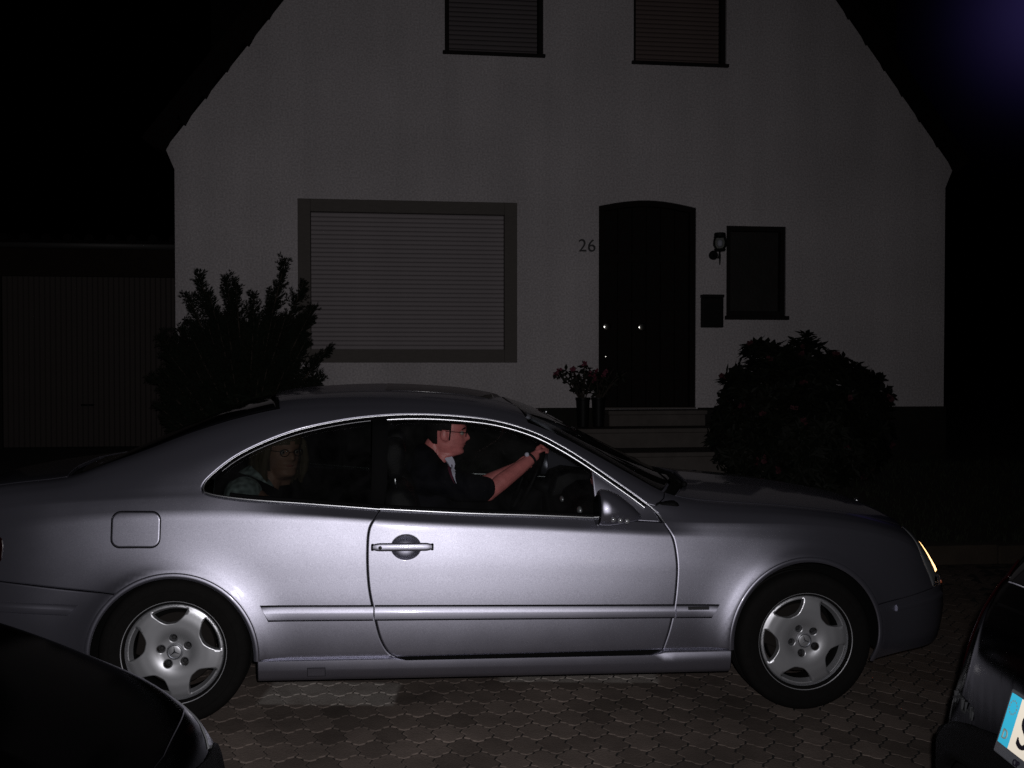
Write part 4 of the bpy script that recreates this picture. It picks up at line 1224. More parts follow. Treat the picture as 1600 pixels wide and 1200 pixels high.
# wheel wells and dark core
for (cx, cz, rad) in (AR, AF):
    for s in (-1, 1):
        m_ = MB(); ww = []
        for k in range(33):
            a = R(-12 + 204 * k / 32); ww += [(cx + (rad + .03) * math.cos(a), -.80, cz + (rad + .03) * math.sin(a)), (cx + (rad + .03) * math.cos(a), -.45, cz + (rad + .03) * math.sin(a)), (cx, -.45, cz)]
        m_.add(ww, [f for k in range(32) for f in ((3 * k, 3 * k + 1, 3 * k + 4, 3 * k + 3), (3 * k + 1, 3 * k + 2, 3 * k + 4))]); me = m_.mesh(smooth=True)
        if s > 0: me = mirrored(me)
        link('wheel_well', me, M['well'], coupe)
m_ = MB(); m_.box(-.95, -.38, -.55, .55, .28, .80); m_.box(.37, 2.32, -.78, .78, .20, .30); m_.box(2.2, 3.2, -.43, .43, .26, .76); m_.box(-.4, .4, -.44, .44, .25, .55); m_.box(2.20, 2.24, -.78, .78, .3, .78)
m_.box(3.1, 3.2, -.66, .66, .26, .66); m_.box(2.17, 2.34, -.79, .79, .2, .74)
m_.build('chassis', M['well'], coupe)

# sills, rub strips, lamps
prof = [(-.840, .2865), (-.864, .2815), (-.8690, .274), (-.8685, .235), (-.862, .203), (-.846, .184), (-.80, .170)]
for s in (1, -1):
    vs, fs = [], []
    xsill = [.338, .345, .36] + list(np.arange(.4, 2.31, .05)) + [2.33, 2.343, 2.350]
    for x in xsill:
        e = 0.012 if x in (xsill[0], xsill[-1]) else 0
        topz = float(np.interp(x, [.338, .90, .93, 2.03, 2.05, 2.35], [-.010, -.010, -.028, -.022, 0, .002]))
        for k, (y, z) in enumerate(prof):
            vs.append((x, (y + e) * s, z + (topz * (1 - k / 3) if k < 3 else 0)))
    n = len(prof)
    for i in range(len(xsill) - 1):
        for k in range(n - 1):
            f = (i * n + k, i * n + k + 1, (i + 1) * n + k + 1, (i + 1) * n + k)
            fs.append(f)
    fs.append(tuple(range(n))); fs.append(tuple((len(xsill) - 1) * n + k for k in range(n)))
    m_ = MB(); m_.add(vs, fs); sill = m_.build('sill_skirt', M['silver'], coupe, auto=50)
    for nm_, d_, e_, mm_ in (('jack_gap', .0006, .002, 'rubber'), ('jack_cover', .0014, 0, 'silver')):
        m_ = MB(); m_.add([(x_, s * (-.8685 + (.235 - z_) * .203 - d_), z_) for x_, z_ in ((.545 - e_, .206 - e_), (.615 + e_, .206 - e_), (.615 + e_, .240 + e_), (.545 - e_, .240 + e_))], [(0, 1, 2, 3) if s > 0 else (3, 2, 1, 0)]); m_.build(nm_, M[mm_], sill, recalc=False)

def strip_on(name, x0, x1, ztop, zbot, m, parent, tip0=0, tip1=0, prof=None, side=1):
    """raised moulding: ztop / zbot functions of x"""
    prof = prof or [(0, -.004), (.03, .0040), (.10, .0065), (.38, .0118), (.48, .0126), (.90, .0108), (.97, .007), (1, -.004)]
    n = max(2, int((x1 - x0) / .03)); xs_ = [x0 + (x1 - x0) * i / n for i in range(n + 1)]
    vs, fs = [], []
    for i, x in enumerate(xs_):
        for a, o in prof:
            z = ztop(x) + (zbot(x) - ztop(x)) * a
            xx = x + (tip0 * a * (1 - i / n) if tip0 else 0) - (tip1 * a * (i / n) if tip1 else 0)
            t = CB.t_of(xx, z); p = CB.P(xx, t) + CB.Nn(xx, t) * o; vs.append((p[0], p[1] * side, p[2]))
    k = len(prof)
    for i in range(n):
        for j in range(k - 1): fs.append((i * k + j, (i + 1) * k + j, (i + 1) * k + j + 1, i * k + j + 1))
    fs.append(tuple(range(k))); fs.append(tuple(n * k + j for j in range(k)))
    m_ = MB(); m_.add(vs, fs)
    return m_.build(name, m, parent, auto=38)
zt = lambda x: .499 - .0115 * (x - .36); zb = lambda x: .4385 - .007 * (x - .36)
for s, bd, dr_, fn_ in ((1, body[0], doors[0], fender[0]), (-1, body[1], doors[1], fender[1])):
    for a_, b__, pr_, t0_, t1_ in ((.349, .812, bd, .035, 0), (.818, 2.092, dr_, 0, 0), (2.100, 2.291, fn_, 0, .035)):
        strip_on('strip_shadow_gap', a_, b__, lambda x: zt(x) + .0042, lambda x: zb(x) - .0036, M['rubber'], pr_, tip0=t0_, tip1=t1_, side=s, prof=[(0, .0002), (.02, .0007), (.98, .0007), (1, .0002)])  # thin black strip standing in for the shadow gap round the moulding
    strip_on('rub_strip', .352, .812, zt, zb, M['silver'], bd, tip0=.035, side=s)
    strip_on('rub_strip', .818, 2.092, zt, zb, M['silver'], dr_, side=s)
    strip_on('rub_strip', 2.100, 2.288, zt, zb, M['silver'], fn_, tip1=.035, side=s)
    # dark trim badge on the fender strip
    bz = lambda x: .4735; bz2 = lambda x: .4585
    strip_on('badge', 2.150, 2.243, bz, bz2, M['dark_trim'], fn_, prof=[(0, .006), (.1, .0118), (.9, .0112), (1, .006)], side=s)
    # bumper rub strips
    strip_on('bumper_strip', -1.02, -.37, lambda x: .513 - .04 * (x + .37), lambda x: .468 - .045 * (x + .37), M['silver'], coupe, tip1=.045, side=s)
    strip_on('bumper_strip', 3.115, 3.40, lambda x: .455 + .10 * (x - 3.115), lambda x: .425 + .10 * (x - 3.115), M['silver'], coupe, side=s)

def tube_on(name, pts, prof, m, parent, off=0.0, side=1, taper_end=0):
    pts = [np.array(p) for p in pts]
    P, N = [], []
    for x, z in pts:
        t = CB.t_of(x, z); n = CB.Nn(x, t); P.append(CB.P(x, t) + n * off); N.append(n)
    P, N = np.array(P), np.array(N)
    for _ in range(2): N[1:-1] = (N[:-2] + N[1:-1] * 2 + N[2:]) / 4; P[1:-1] = (P[:-2] + P[1:-1] * 2 + P[2:]) / 4
    tp = np.ones(len(P))
    vs, fs = sweep(P, N, prof, False, tp)
    vs = [(v[0], v[1] * side, v[2]) for v in vs]
    m_ = MB(); m_.add(vs, fs)
    return m_.build(name, m, parent, auto=60)

def off_line(line, d):
    L = np.array(line); t = np.gradient(L, axis=0); t /= np.linalg.norm(t, axis=1, keepdims=True)
    return L + np.stack([-t[:, 1], t[:, 0]], 1) * d
outer = curve([tuple(p) for p in DLO_TOP[::2]] + [DLO_TOP[-1]], .015)
for s in (1, -1):
    tip = [p for p in BELT_R[::-1] if p[0] < .75]
    # outer bright bead runs round the tip; wide inner bead stops at the pillar
    tube_on('window_trim', off_line(DLO_TOP, -.004), half_round(.007, .005), M['chrome'], coupe, .0005, s)
    tube_on('window_trim', off_line([p for p in DLO_TOP if p[0] > .845], -.021), half_round(.013, .007), M['chrome'], coupe, .0, s)
    tube_on('window_trim', off_line([p for p in DLO_TOP if .16 < p[0] < .80], -.0195), half_round(.006, .004), M['chrome_dull'], coupe, .0, s)
    tube_on('trim_rubber', off_line([p for p in DLO_TOP if p[0] > .12], -.013), half_round(.013, .002), M['rubber'], coupe, -.001, s)
    tube_on('belt_trim', [(x, z + .004) for x, z in BELT_R], half_round(.011, .005), M['chrome'], coupe, .0, s)
    tube_on('belt_trim', [(x, z + .005) for x, z in BELT_D if x < 1.765], half_round(.015, .007), M['chrome'], coupe, .0, s)
    tube_on('belt_rubber', [(x, z + .018) for x, z in BELT_R if x > .2] + [(x, z + .018) for x, z in BELT_D if x < 1.76], half_round(.014, .003), M['rubber'], coupe, -.004, s)
    # A-seam bright bead running down to the door edge
    tube_on('seam_bead', curve([(1.990, .9035), (2.025, .872), (2.050, .842), (2.063, .822)], .008), half_round(.006, .003), M['chrome'], coupe, .0, s)

for s in (1, -1):
    tube_on('arch_lip', arc(AR, ang(AR, -.315, .235) + 360, ra1, .009, 60), half_round(.024, .0055), M['silver'], coupe, -.001, s)
    tube_on('arch_lip', arc(AF, fa0, ang(AF, 3.006, .205), .009, 60), half_round(.024, .0055), M['silver'], coupe, -.001, s)
# side glass
def glass_pane(name, xt, m, parent):
    for s in (1, -1):
        V, F, lo = region(np.array(resample(xt, .03, True)), (), .05, 0)
        link(name, lift(V, F, lo, CB.P, CB.Nn, -.012, .004, 0, .2, mirror=(s < 0)), m, parent)
DT = [tuple(p) for p in off_line(DLO_TOP, -.012)]
door_gl = dedupe(TZ([p for p in BELT_D if .848 < p[0] < 1.765]) + TZ([(1.757, .95)]) + TZ([p for p in DT[::-1] if .855 < p[0] < 1.745]))
glass_pane('door_window', door_gl, M['glass'], coupe)
rear_gl = dedupe(TZ([p for p in BELT_R if .14 < p[0] < .80]) + TZ([p for p in DT[::-1] if .14 < p[0] < .80]))
glass_pane('quarter_window', rear_gl, M['glass_rear'], coupe)
pil = dedupe(TZ([(.795, .888), (.848, .886), (.862, 1.0), (.862, 1.262), (.795, 1.258)]))
for s in (1, -1):
    V, F, lo = region(np.array(resample(pil, .03, True)), (), .05, 0)
    link('pillar_strip', lift(V, F, lo, CB.P, CB.Nn, -.008, .01, 0, .2, mirror=(s < 0)), M['rubber'], coupe)
# black sweep of the glass border at the tip of the quarter window
tipr = dedupe(TZ([p for p in BELT_R if p[0] < .2]) + TZ([(.2, 1.0)]) + TZ([p for p in DT[::-1] if p[0] < .17]))

# fuel flap
def rrect(x0, x1, z0_, z1_, r, n=6):
    o = []
    for cx, cz, a in ((x1 - r, z1_ - r, 0), (x0 + r, z1_ - r, 90), (x0 + r, z0_ + r, 180), (x1 - r, z0_ + r, 270)):
        o += [(cx + r * math.cos(R(a + 90 * k / n)), cz + r * math.sin(R(a + 90 * k / n))) for k in range(n + 1)]
    return o
ff = rrect(-.250, -.058, .742, .884, .035)
fl_xt = TZ(ff)
V, F, lo = region(np.array(resample(fl_xt, .012, True)), (), .03, .006)
flap = link('fuel_flap', lift(V, F, lo, CB.P, CB.Nn, .0032, .002, .002, .7), M['silver'], body[0])
V, F, lo = region(np.array(resample(TZ(rrect(-.254, -.054, .738, .888, .038)), .012, True)), (), .05, 0)
link('flap_gap', lift(V, F, lo, CB.P, CB.Nn, .0008, .001, 0, 0), M['rubber'], flap)

# door handles: dish, bar, lock
for s, dr_ in ((1, doors[0]), (-1, doors[1])):
    cx, cz = .945, .735
    V, F, lo = region(np.array([(cx + .0595 * math.cos(a), cz + .0495 * math.sin(a)) for a in np.linspace(0, 2 * math.pi, 48, endpoint=False)]), (), .012, .004)
    def Pd(a, b):
        t = np.array([CB.t_of(x, z) for x, z in zip(a, b)]); p = CB.P(a, t); n = CB.Nn(a, t)
        rr = np.hypot((a - cx) / .060, (b - cz) / .050); return p + n * (-.0022 - .020 * np.clip(1 - rr ** 2, 0, 1) ** .8)[:, None]
    def Nd(a, b):
        e = 4e-3; p0 = Pd(a, b); px = Pd(a + e, b) - p0; pz = Pd(a, b + e) - p0
        n = np.cross(px, pz); return n / (np.linalg.norm(n, axis=1, keepdims=True) + 1e-12)
    hd = link('door_handle', lift(V, F, lo, Pd, Nd, 0, .001, .0, .0, mirror=(s < 0)), M['silver'], dr_)
    bar = []
    pf = half_round(.030, .012, 9)
    xs_ = list(np.linspace(.806, 1.055, 26))
    P_, N_ = [], []
    for x in xs_:
        z = .7365
        t = CB.t_of(x, z); n = CB.Nn(x, t); P_.append(CB.P(x, t) + n * .010); N_.append(n)
    tp = np.array([min(1, .62 + .38 * math.sin(math.pi * min(1, max(0, (i) / 3)) / 2), .62 + .38 * math.sin(math.pi * min(1, (25 - i) / 3) / 2)) for i in range(26)])
    prof = [(-.0165, -.010), (-.0170, .002), (-.0155, .006), (-.010, .0085), (.010, .0095), (.0155, .0065), (.0170, .002), (.0165, -.010)]
    vs, fs = sweep(np.array(P_), np.array(N_), prof, True, tp)
    vs = [(v[0], v[1] * s, v[2]) for v in vs]
    m_ = MB(); m_.add(vs, fs); m_.build('handle_bar', M['silver'], dr_, auto=60)
    m_ = MB()
    for x0, x1 in ((.800, .812), (1.049, 1.060)): 
        p = CB.P((x0 + x1) / 2, CB.t_of(x0, .7365)); m_.box(x0, x1, s * p[1] - .016, s * p[1] + .016, .7225, .7505)
    m_.build('handle_end', M['rubber'], dr_, bevel=.004)
    if s > 0:
        p = CB.P(.838, CB.t_of(.838, .7365)); m_ = MB(); m_.lathe([(0, -.0035), (.0075, -.003), (.008, 0.004)], 'y', 14, (.838, p[1] - .019, .7365)); m_.build('key_lock', M['dark_trim'], dr_, smooth=True)

# mirrors
for s in (1, -1):
    r_ = MB(); vs, fs = [], []
    # teardrop shell: flat glass side towards the rear, pointed front
    st_ = [(1.742, .068, .078, 0), (1.752, .078, .084, 0), (1.785, .082, .082, -.003), (1.83, .076, .068, -.010), (1.87, .062, .048, -.020), (1.905, .042, .028, -.030), (1.928, .015, .010, -.038)]
    seg = 20
    for x, hy, hz, dz in st_:
        for k in range(seg):
            a = 2 * math.pi * k / seg
            vs.append((x, s * (-.945 + (1.742 - x) * -.15 + hy * math.cos(a)), .905 + dz + hz * math.sin(a) * (1.0 if math.sin(a) > 0 else .8)))
    for i in range(len(st_) - 1):
        for k in range(seg): fs.append((i * seg + k, i * seg + (k + 1) % seg, (i + 1) * seg + (k + 1) % seg, (i + 1) * seg + k))
    fs += [tuple(range(seg)), tuple((len(st_) - 1) * seg + k for k in range(seg))]
    m_ = MB(); m_.add(vs, fs); mir = m_.build('wing_mirror', M['silver'], coupe, auto=50)
    m_ = MB(); m_.lathe([(0, .0), (.062, 0), (.066, .006), (.0, .006)], 'x', 24, (1.733, -.945 * s, .902)); m_.build('mirror_glass', M['black_glass'], mir, auto=40)
    m_ = MB(); m_.tube([(1.80, -.795 * s, .862), (1.81, -.85 * s, .862), (1.81, -.90 * s, .87)], [.024, .022, .02], 10); m_.build('mirror_arm', M['rubber'], mir, smooth=True)
    # ribbed bright repeater on the shell
    m_ = MB()
    for k in range(3): m_.ball((1.79 + .030 * k, s * (-.945 - .076 + .006 * k), .872 - .004 * k), .011, 10, 8, (1.0, .7, 1.0))
    m_.build('repeater', M['lens'], mir, smooth=True)

# headlamps, corner indicators, tail lamps
lamp_xt = [(3.25, 1.195)] + TZ([(3.285, .66), (3.33, .56), (3.350, .510)]) + [(3.445, .98), (3.44, 1.30), (3.37, 1.33), (3.335, 1.31)]
for o in panel('headlamp', dedupe(lamp_xt), M['lens'], h=.025, off=.0, depth=.01): pass
amb = dedupe(TZ([(3.335, .722), (3.352, .716), (3.384, .645), (3.398, .588), (3.399, .568), (3.378, .568), (3.354, .640)]))
panel('indicator', amb, M['amber'], h=.02, off=.004, depth=.006)
mk = dedupe(TZ([(3.430, .522), (3.470, .500), (3.484, .487), (3.458, .490), (3.430, .507)]))
panel('bumper_marker', mk, M['amber_dim'], h=.02, off=.006, depth=.006)
tl = dedupe(TZ([(-.680, .745), (-.686, .775), (-.72, .80), (-1.03, .82), (-1.05, .70), (-.705, .665), (-.684, .69)]))
panel('tail_lamp', tl, M['red_lens'], h=.03, off=.004, depth=.006)

# wipers on the cowl, washer nozzles
for y0_, L_ in ((-.52, .58), (.12, .62)):
    m_ = MB(); a = Vector((2.20, y0_, .975)); 
    pts = [Vector((2.205 - .02 * k / 6, y0_ + L_ * k / 6, .985 + .02 * math.sin(math.pi * k / 6) + .012 * k / 6)) for k in range(7)]
    pts = [q - Vector((0, 0, .018)) for q in pts]; m_.tube(pts, .006, 6); m_.ball((2.225, y0_, .958), .014, 10, 8); m_.build('wiper', M['plastic'], coupe, smooth=True)
for y0_ in (-.28, .28):
    p = CB.P(2.50, 1.42); m_ = MB(); m_.ball((2.50, y0_, p[2] + .012), .012, 10, 8, (1.5, 1, .6)); m_.build('washer_nozzle', M['chrome'], coupe, smooth=True)
p = CB.P(3.30, 1.8); m_ = MB(); m_.ball((3.30, 0, p[2] + .008), .016, 12, 8, (1, 1, .8)); m_.build('hood_emblem', M['chrome'], coupe, smooth=True)
p = CB.P(1.66, 1.8); m_ = MB(); m_.ball((1.66, .10, p[2] + .004), .010, 10, 8); m_.build('screen_sensor', M['chrome'], coupe, smooth=True)

# wheels
def spoke_hole(th):
    o = []
    n = 14
    for k in range(n + 1): a = -23.5 + 47 * k / n; o.append((.1855, a))
    for k in range(1, n * 2):
        a = 23.5 - 47 * k / (2 * n); o.append((.119 + (.172 - .119) * (abs(a) / 23.5) ** 3.2, a * (1.0 - .06 * (1 - abs(a) / 23.5))))
    return [(r * math.cos(R(th + a)), r * math.sin(R(th + a))) for r, a in o]
def make_wheel(x, side, phase):
    yc = side * -.7425
    root = empty('wheel', (x, yc, .305), (0, 0, 0 if side > 0 else math.pi), coupe)
    m_ = MB(); m_.lathe([(.200, -.080), (.206, -.094), (.214, -.0985), (.228, -.1005), (.250, -.1045), (.272, -.104), (.288, -.100), (.297, -.092), (.303, -.080), (.3045, -.06), (.3050, -.042), (.298, -.040), (.298, -.030), (.3053, -.028), (.3055, -.006), (.298, -.005), (.298, .005), (.3055, .006), (.3053, .028), (.298, .030), (.298, .040), (.3050, .042), (.3045, .06), (.303, .080), (.297, .092), (.272, .104), (.214, .0985), (.200, .09)], 'y', 72)
    m_.build('tyre', M['tyre'], root, auto=35)
    # raised ring on the sidewall
    m_ = MB(); m_.lathe([(.2555, -.1040), (.257, -.1058), (.2585, -.1058), (.260, -.1042)], 'y', 64); m_.build('sidewall_ring', M['tyre'], root, smooth=True)
    m_ = MB(); m_.lathe([(.196, -.066), (.203, -.079), (.208, -.0945), (.213, -.0985), (.2165, -.096), (.2165, -.090)], 'y', 72); rim_in = MB(); rim_in.lathe([(.196, -.066), (.190, -.02), (.186, .06), (.205, .09)], 'y', 48); rim_in.build('rim_barrel', M['barrel'], root, smooth=True)
    rim = m_.build('rim', M['alloy'], root, smooth=True, recalc=True)
    outl = [(.197 * math.cos(a), .197 * math.sin(a)) for a in np.linspace(0, 2 * math.pi, 90, endpoint=False)]
    holes = [np.array(spoke_hole(phase + 72 * k)) for k in range(5)]
    pock = []
    for k in range(5):
        a = R(phase + 72 * k); c = (.0565 * math.cos(a), .0565 * math.sin(a))
        pock.append(np.array([(c[0] + .0165 * math.cos(b), c[1] + .0165 * math.sin(b)) for b in np.linspace(0, 2 * math.pi, 18, endpoint=False)]))
    V, F, lo = region(np.array(outl), holes + pock, .011, .0045)
    def hgt(r): return np.interp(r, [0, .036, .060, .080, .10, .14, .18, .197], [-.074, -.074, -.076, -.084, -.0875, -.0885, -.084, -.076])
    hs = lambda r: sum(hgt(r + d) for d in np.linspace(-.008, .008, 7)) / 7
    def Pw(a, b): return np.stack([a, hs(np.hypot(a, b)), b], -1)
    def Nw(a, b):
        r = np.hypot(a, b); g = (hs(r + 1e-3) - hs(r - 1e-3)) / 2e-3
        n = np.stack([g * a / (r + 1e-9), -np.ones_like(a), g * b / (r + 1e-9)], -1); return n / np.linalg.norm(n, axis=1, keepdims=True)
    disc = link('spoke_disc', lift(V, F, lo, Pw, Nw, 0, .030, .0025, .8), M['alloy'], root)
    for k in range(5):
        a = R(phase + 72 * k); c = (.0565 * math.cos(a), .0565 * math.sin(a))
        m_ = MB(); m_.lathe([(0, -.066), (.007, -.0655), (.0095, -.062), (.0095, -.048), (.0175, -.048)], 'y', 12, (c[0], 0, c[1]))
        m_.build('bolt', M['dark_trim'], root, auto=30)
    m_ = MB(); m_.lathe([(0, -.0835), (.018, -.0830), (.029, -.0805), (.034, -.077), (.035, -.070)], 'y', 40); cap = m_.build('hub_cap', M['alloy'], root, smooth=True)
    m_ = MB()
    for k in range(3):
        a = R(90 + phase * .3 + 120 * k); d = (math.cos(a), math.sin(a)); e = (-d[1], d[0])
        m_.add([(0, -.0865, 0), (e[0] * .0045, -.083, e[1] * .0045), (d[0] * .026, -.0825, d[1] * .026), (-e[0] * .0045, -.083, -e[1] * .0045)], [(0, 1, 2), (0, 2, 3)])
    m_.lathe([(.0255, -.0815), (.0265, -.084), (.0285, -.084), (.0295, -.0805)], 'y', 40)
    m_.build('star_emblem', M['star'], root, auto=20)
    for a in (R(phase - 108 - 18), R(phase - 108 + 60)):
        pass
    m_ = MB(); m_.lathe([(.0, -.02), (.15, -.02), (.152, -.01), (.152, .0), (0, 0)], 'y', 48); m_.build('brake_disc', M['brake'], root, auto=40)
    m_ = MB(); m_.prism([(-.17, -.02), (-.09, -.05), (-.09, .08), (-.15, .10)], -.035, .03); m_.build('brake_caliper', M['brake'], root, bevel=.006)
    pass
    return root
make_wheel(0.0, 1, 25); make_wheel(2.69, 1, 43); make_wheel(0.0, -1, 10); make_wheel(2.69, -1, 60)

# cabin: seats, dash, wheel
def seat(x, y, name):
    s = empty(name, (x, y, .28), (0, 0, 0), coupe)
    m_ = MB(); m_.prism([(-.05, .0), (.50, .05), (.54, .12), (.48, .19), (.02, .14), (-.06, .10)], -.25, .25); m_.build('cushion', M['leather'], s, bevel=.03, smooth=True)
    m_ = MB(); m_.prism([(-.06, .08), (.06, .10), (-.08, .62), (-.13, .68), (-.20, .66), (-.21, .60)], -.24, .24); m_.build('backrest', M['leather'], s, bevel=.03, smooth=True)
    m_ = MB(); m_.prism([(-.20, .70), (-.13, .70), (-.12, .84), (-.15, .88), (-.21, .87), (-.23, .80)], -.13, .13); m_.build('headrest', M['leather'], s, bevel=.025, smooth=True)
    m_ = MB(); m_.tube([(-.165, -.05, .64), (-.17, -.05, .72)], .007, 6); m_.tube([(-.165, .05, .64), (-.17, .05, .72)], .007, 6); m_.build('headrest_post', M['chrome'], s, smooth=True)
seat(1.06, -.36, 'front_seat'); seat(1.06, .36, 'front_seat')
rs = empty('rear_seat', (.1, 0, .3), (0, 0, 0), coupe)
m_ = MB(); m_.prism([(0, .0), (.48, .04), (.50, .14), (.02, .12)], -.62, .62); m_.build('cushion', M['leather'], rs, bevel=.03, smooth=True)
m_ = MB(); m_.prism([(-.02, .1), (.08, .1), (-.14, .56), (-.22, .56)], -.62, .62); m_.build('backrest', M['leather'], rs, bevel=.03, smooth=True)
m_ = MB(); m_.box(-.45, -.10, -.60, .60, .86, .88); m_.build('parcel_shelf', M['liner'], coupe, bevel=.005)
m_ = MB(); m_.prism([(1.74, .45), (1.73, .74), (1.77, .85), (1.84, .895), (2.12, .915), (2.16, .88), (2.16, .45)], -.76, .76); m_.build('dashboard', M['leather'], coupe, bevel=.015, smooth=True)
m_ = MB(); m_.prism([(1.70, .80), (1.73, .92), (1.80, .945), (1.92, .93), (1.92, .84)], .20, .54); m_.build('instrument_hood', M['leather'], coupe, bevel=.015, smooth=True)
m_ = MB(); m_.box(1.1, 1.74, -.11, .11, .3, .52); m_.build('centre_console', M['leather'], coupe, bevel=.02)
m_ = MB(); m_.ball((1.735, -.52, .84), .030, 12, 8, (.4, 1, .6)); m_.ball((1.735, .02, .82), .026, 12, 8, (.4, 1.4, .6)); m_.build('air_vent', M['alloy'], coupe, smooth=True)
sw = empty('steering_wheel', (1.60, .36, .885), (0, R(25), 0), coupe)
m_ = MB(); m_.tube([(0, .185 * math.cos(a), .185 * math.sin(a)) for a in np.linspace(0, 2 * math.pi, 41)], .0145, 8, cap=False); m_.build('steering_rim', M['leather'], sw, smooth=True)
m_ = MB(); m_.lathe([(0, -.02), (.06, -.015), (.07, 0), (.06, .03), (0, .03)], 'x', 24)
for a in (0, 180, 270): m_.tube([(0, .05 * math.cos(R(a)), .05 * math.sin(R(a))), (0, .18 * math.cos(R(a)), .18 * math.sin(R(a)))], .014, 6)
m_.build('steering_hub', M['leather'], sw, auto=50)
m_ = MB(); m_.tube([(.03, 0, 0), (.28, 0, 0)], .03, 10); m_.build('steering_column', M['plastic'], sw, smooth=True)
# headlining under the roof
hp = [(x, t) for x in np.arange(-.30, 1.75, .07) for t in np.linspace(1.16, 1.8, 12)]
nx_ = len(np.arange(-.30, 1.75, .07)); P = CB.P(np.array([p[0] for p in hp]), np.array([p[1] for p in hp])) - CB.Nn(np.array([p[0] for p in hp]), np.array([p[1] for p in hp])) * .035
vs = [tuple(p) for p in P] + [(p[0], -p[1], p[2]) for p in P]; fs = []
for i in range(nx_ - 1):
    if not (5 <= i <= 23): continue
    for j in range(11):
        q = (i * 12 + j, (i + 1) * 12 + j, (i + 1) * 12 + j + 1, i * 12 + j + 1); fs.append(q); fs.append(tuple(k + len(P) for k in q[::-1]))
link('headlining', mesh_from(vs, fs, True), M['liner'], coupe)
# ------------------------------------------------------------------ people in the car (built in the car's own axes)
HEADT = dict(
    h=[-.055, -.030, -.010, .000, .012, .030, .042, .050, .058, .070, .085, .100, .115, .125, .140, .170, .195, .213, .225],
    F=[.018, .032, .074, .098, .108, .100, .107, .104, .109, .105, .106, .104, .100, .101, .107, .100, .078, .046, .004],
    B=[.062, .060, .060, .060, .062, .070, .074, .077, .080, .084, .088, .092, .095, .096, .096, .090, .074, .048, .004],
    W=[.055, .056, .056, .052, .056, .062, .065, .066, .067, .069, .071, .073, .074, .075, .075, .072, .060, .040, .004],
    N=[0, 0, 0, 0, 0, 0, 0, 0, .002, .012, .030, .026, .016, .009, .003, 0, 0, 0, 0])
def head_mesh(infl=0.0, seg=64, keep=None, hs=None):
    hh = np.linspace(-.055, .225, 90)
    g = {k: pchip(HEADT['h'], HEADT[k], hh) for k in 'FBWN'}
    vs, fs = [], []
    ph = np.linspace(-math.pi, math.pi, seg, endpoint=False)
    for i, h in enumerate(hh):
        for p in ph:
            c, s = math.cos(p), math.sin(p)
            f = (g['F'][i] if c > 0 else g['B'][i])
            k = 2.35 if c > 0 else 2.0
            r = (abs(c / max(f, 1e-4)) ** k + abs(s / max(g['W'][i], 1e-4)) ** k) ** (-1 / k)
            x = r * c; y = r * s
            if c > 0:
                x += g['N'][i] * math.exp(-(p / .17) ** 2)
                x -= .010 * math.exp(-((abs(p) - .42) / .17) ** 2 - ((h - .113) / .011) ** 2)
                x += .004 * math.exp(-((abs(p) - .62) / .25) ** 2 - ((h - .088) / .018) ** 2)
            vs.append((x + infl * c, y + infl * s, h + (infl if h > .15 else 0)))
    for i in range(len(hh) - 1):
        for j in range(seg):
            q = (i * seg + j, i * seg + (j + 1) % seg, (i + 1) * seg + (j + 1) % seg, (i + 1) * seg + j)
            if keep is None or all(keep(hh[a // seg], abs(ph[a % seg])) for a in q): fs.append(q)
    if keep is None: fs += [tuple(range(seg - 1, -1, -1)), tuple((len(hh) - 1) * seg + j for j in range(seg))]
    return vs, fs

def placed(vs, fwd, org, tilt=0.0):
    """head axes (front, left, up) -> car axes"""
    f = Vector(fwd).normalized(); l = Vector((0, 0, 1)).cross(f).normalized(); u = Vector((0, 0, 1))
    f2 = f * math.cos(tilt) - u * math.sin(tilt); u2 = f * math.sin(tilt) + u * math.cos(tilt)
    return [tuple(Vector(org) + f2 * v[0] + l * v[1] + u2 * v[2]) for v in vs]

def blob(m_, pts, rad, seg=14):
    """closed tapered limb with round ends"""
    m_.tube(pts, rad, seg)
    for p, r in zip(pts, rad): m_.ball(p, r * 1.0, 14, 10)

def remesh(m_, voxel, smooth_it=3, fac=.5):
    me = bpy.data.meshes.new('m'); me.from_pydata(m_.v, [], m_.f)
    bm = bmesh.new(); bm.from_mesh(me); bmesh.ops.recalc_face_normals(bm, faces=bm.faces); bm.to_mesh(me); bm.free()
    o = bpy.data.objects.new('tmp', me); COL.objects.link(o)
    md = o.modifiers.new('r', 'REMESH'); md.mode = 'VOXEL'; md.voxel_size = voxel; md.use_smooth_shade = True
    sm_ = o.modifiers.new('s', 'SMOOTH'); sm_.iterations = smooth_it; sm_.factor = fac
    bpy.context.view_layer.update()
    out = bpy.data.meshes.new_from_object(o.evaluated_get(bpy.context.evaluated_depsgraph_get()))
    bpy.data.objects.remove(o)
    out.polygons.foreach_set('use_smooth', [True] * len(out.polygons))
    return out

def person_root(seat_pt, label):
    root = empty('person', CARM @ Vector(seat_pt), coupe.rotation_euler)
    tag(root, label, 'person')
    return root
def addp(name, me, m, root, seat_pt):
    o = link(name, me, m, root); o.location = -Vector(seat_pt); return o

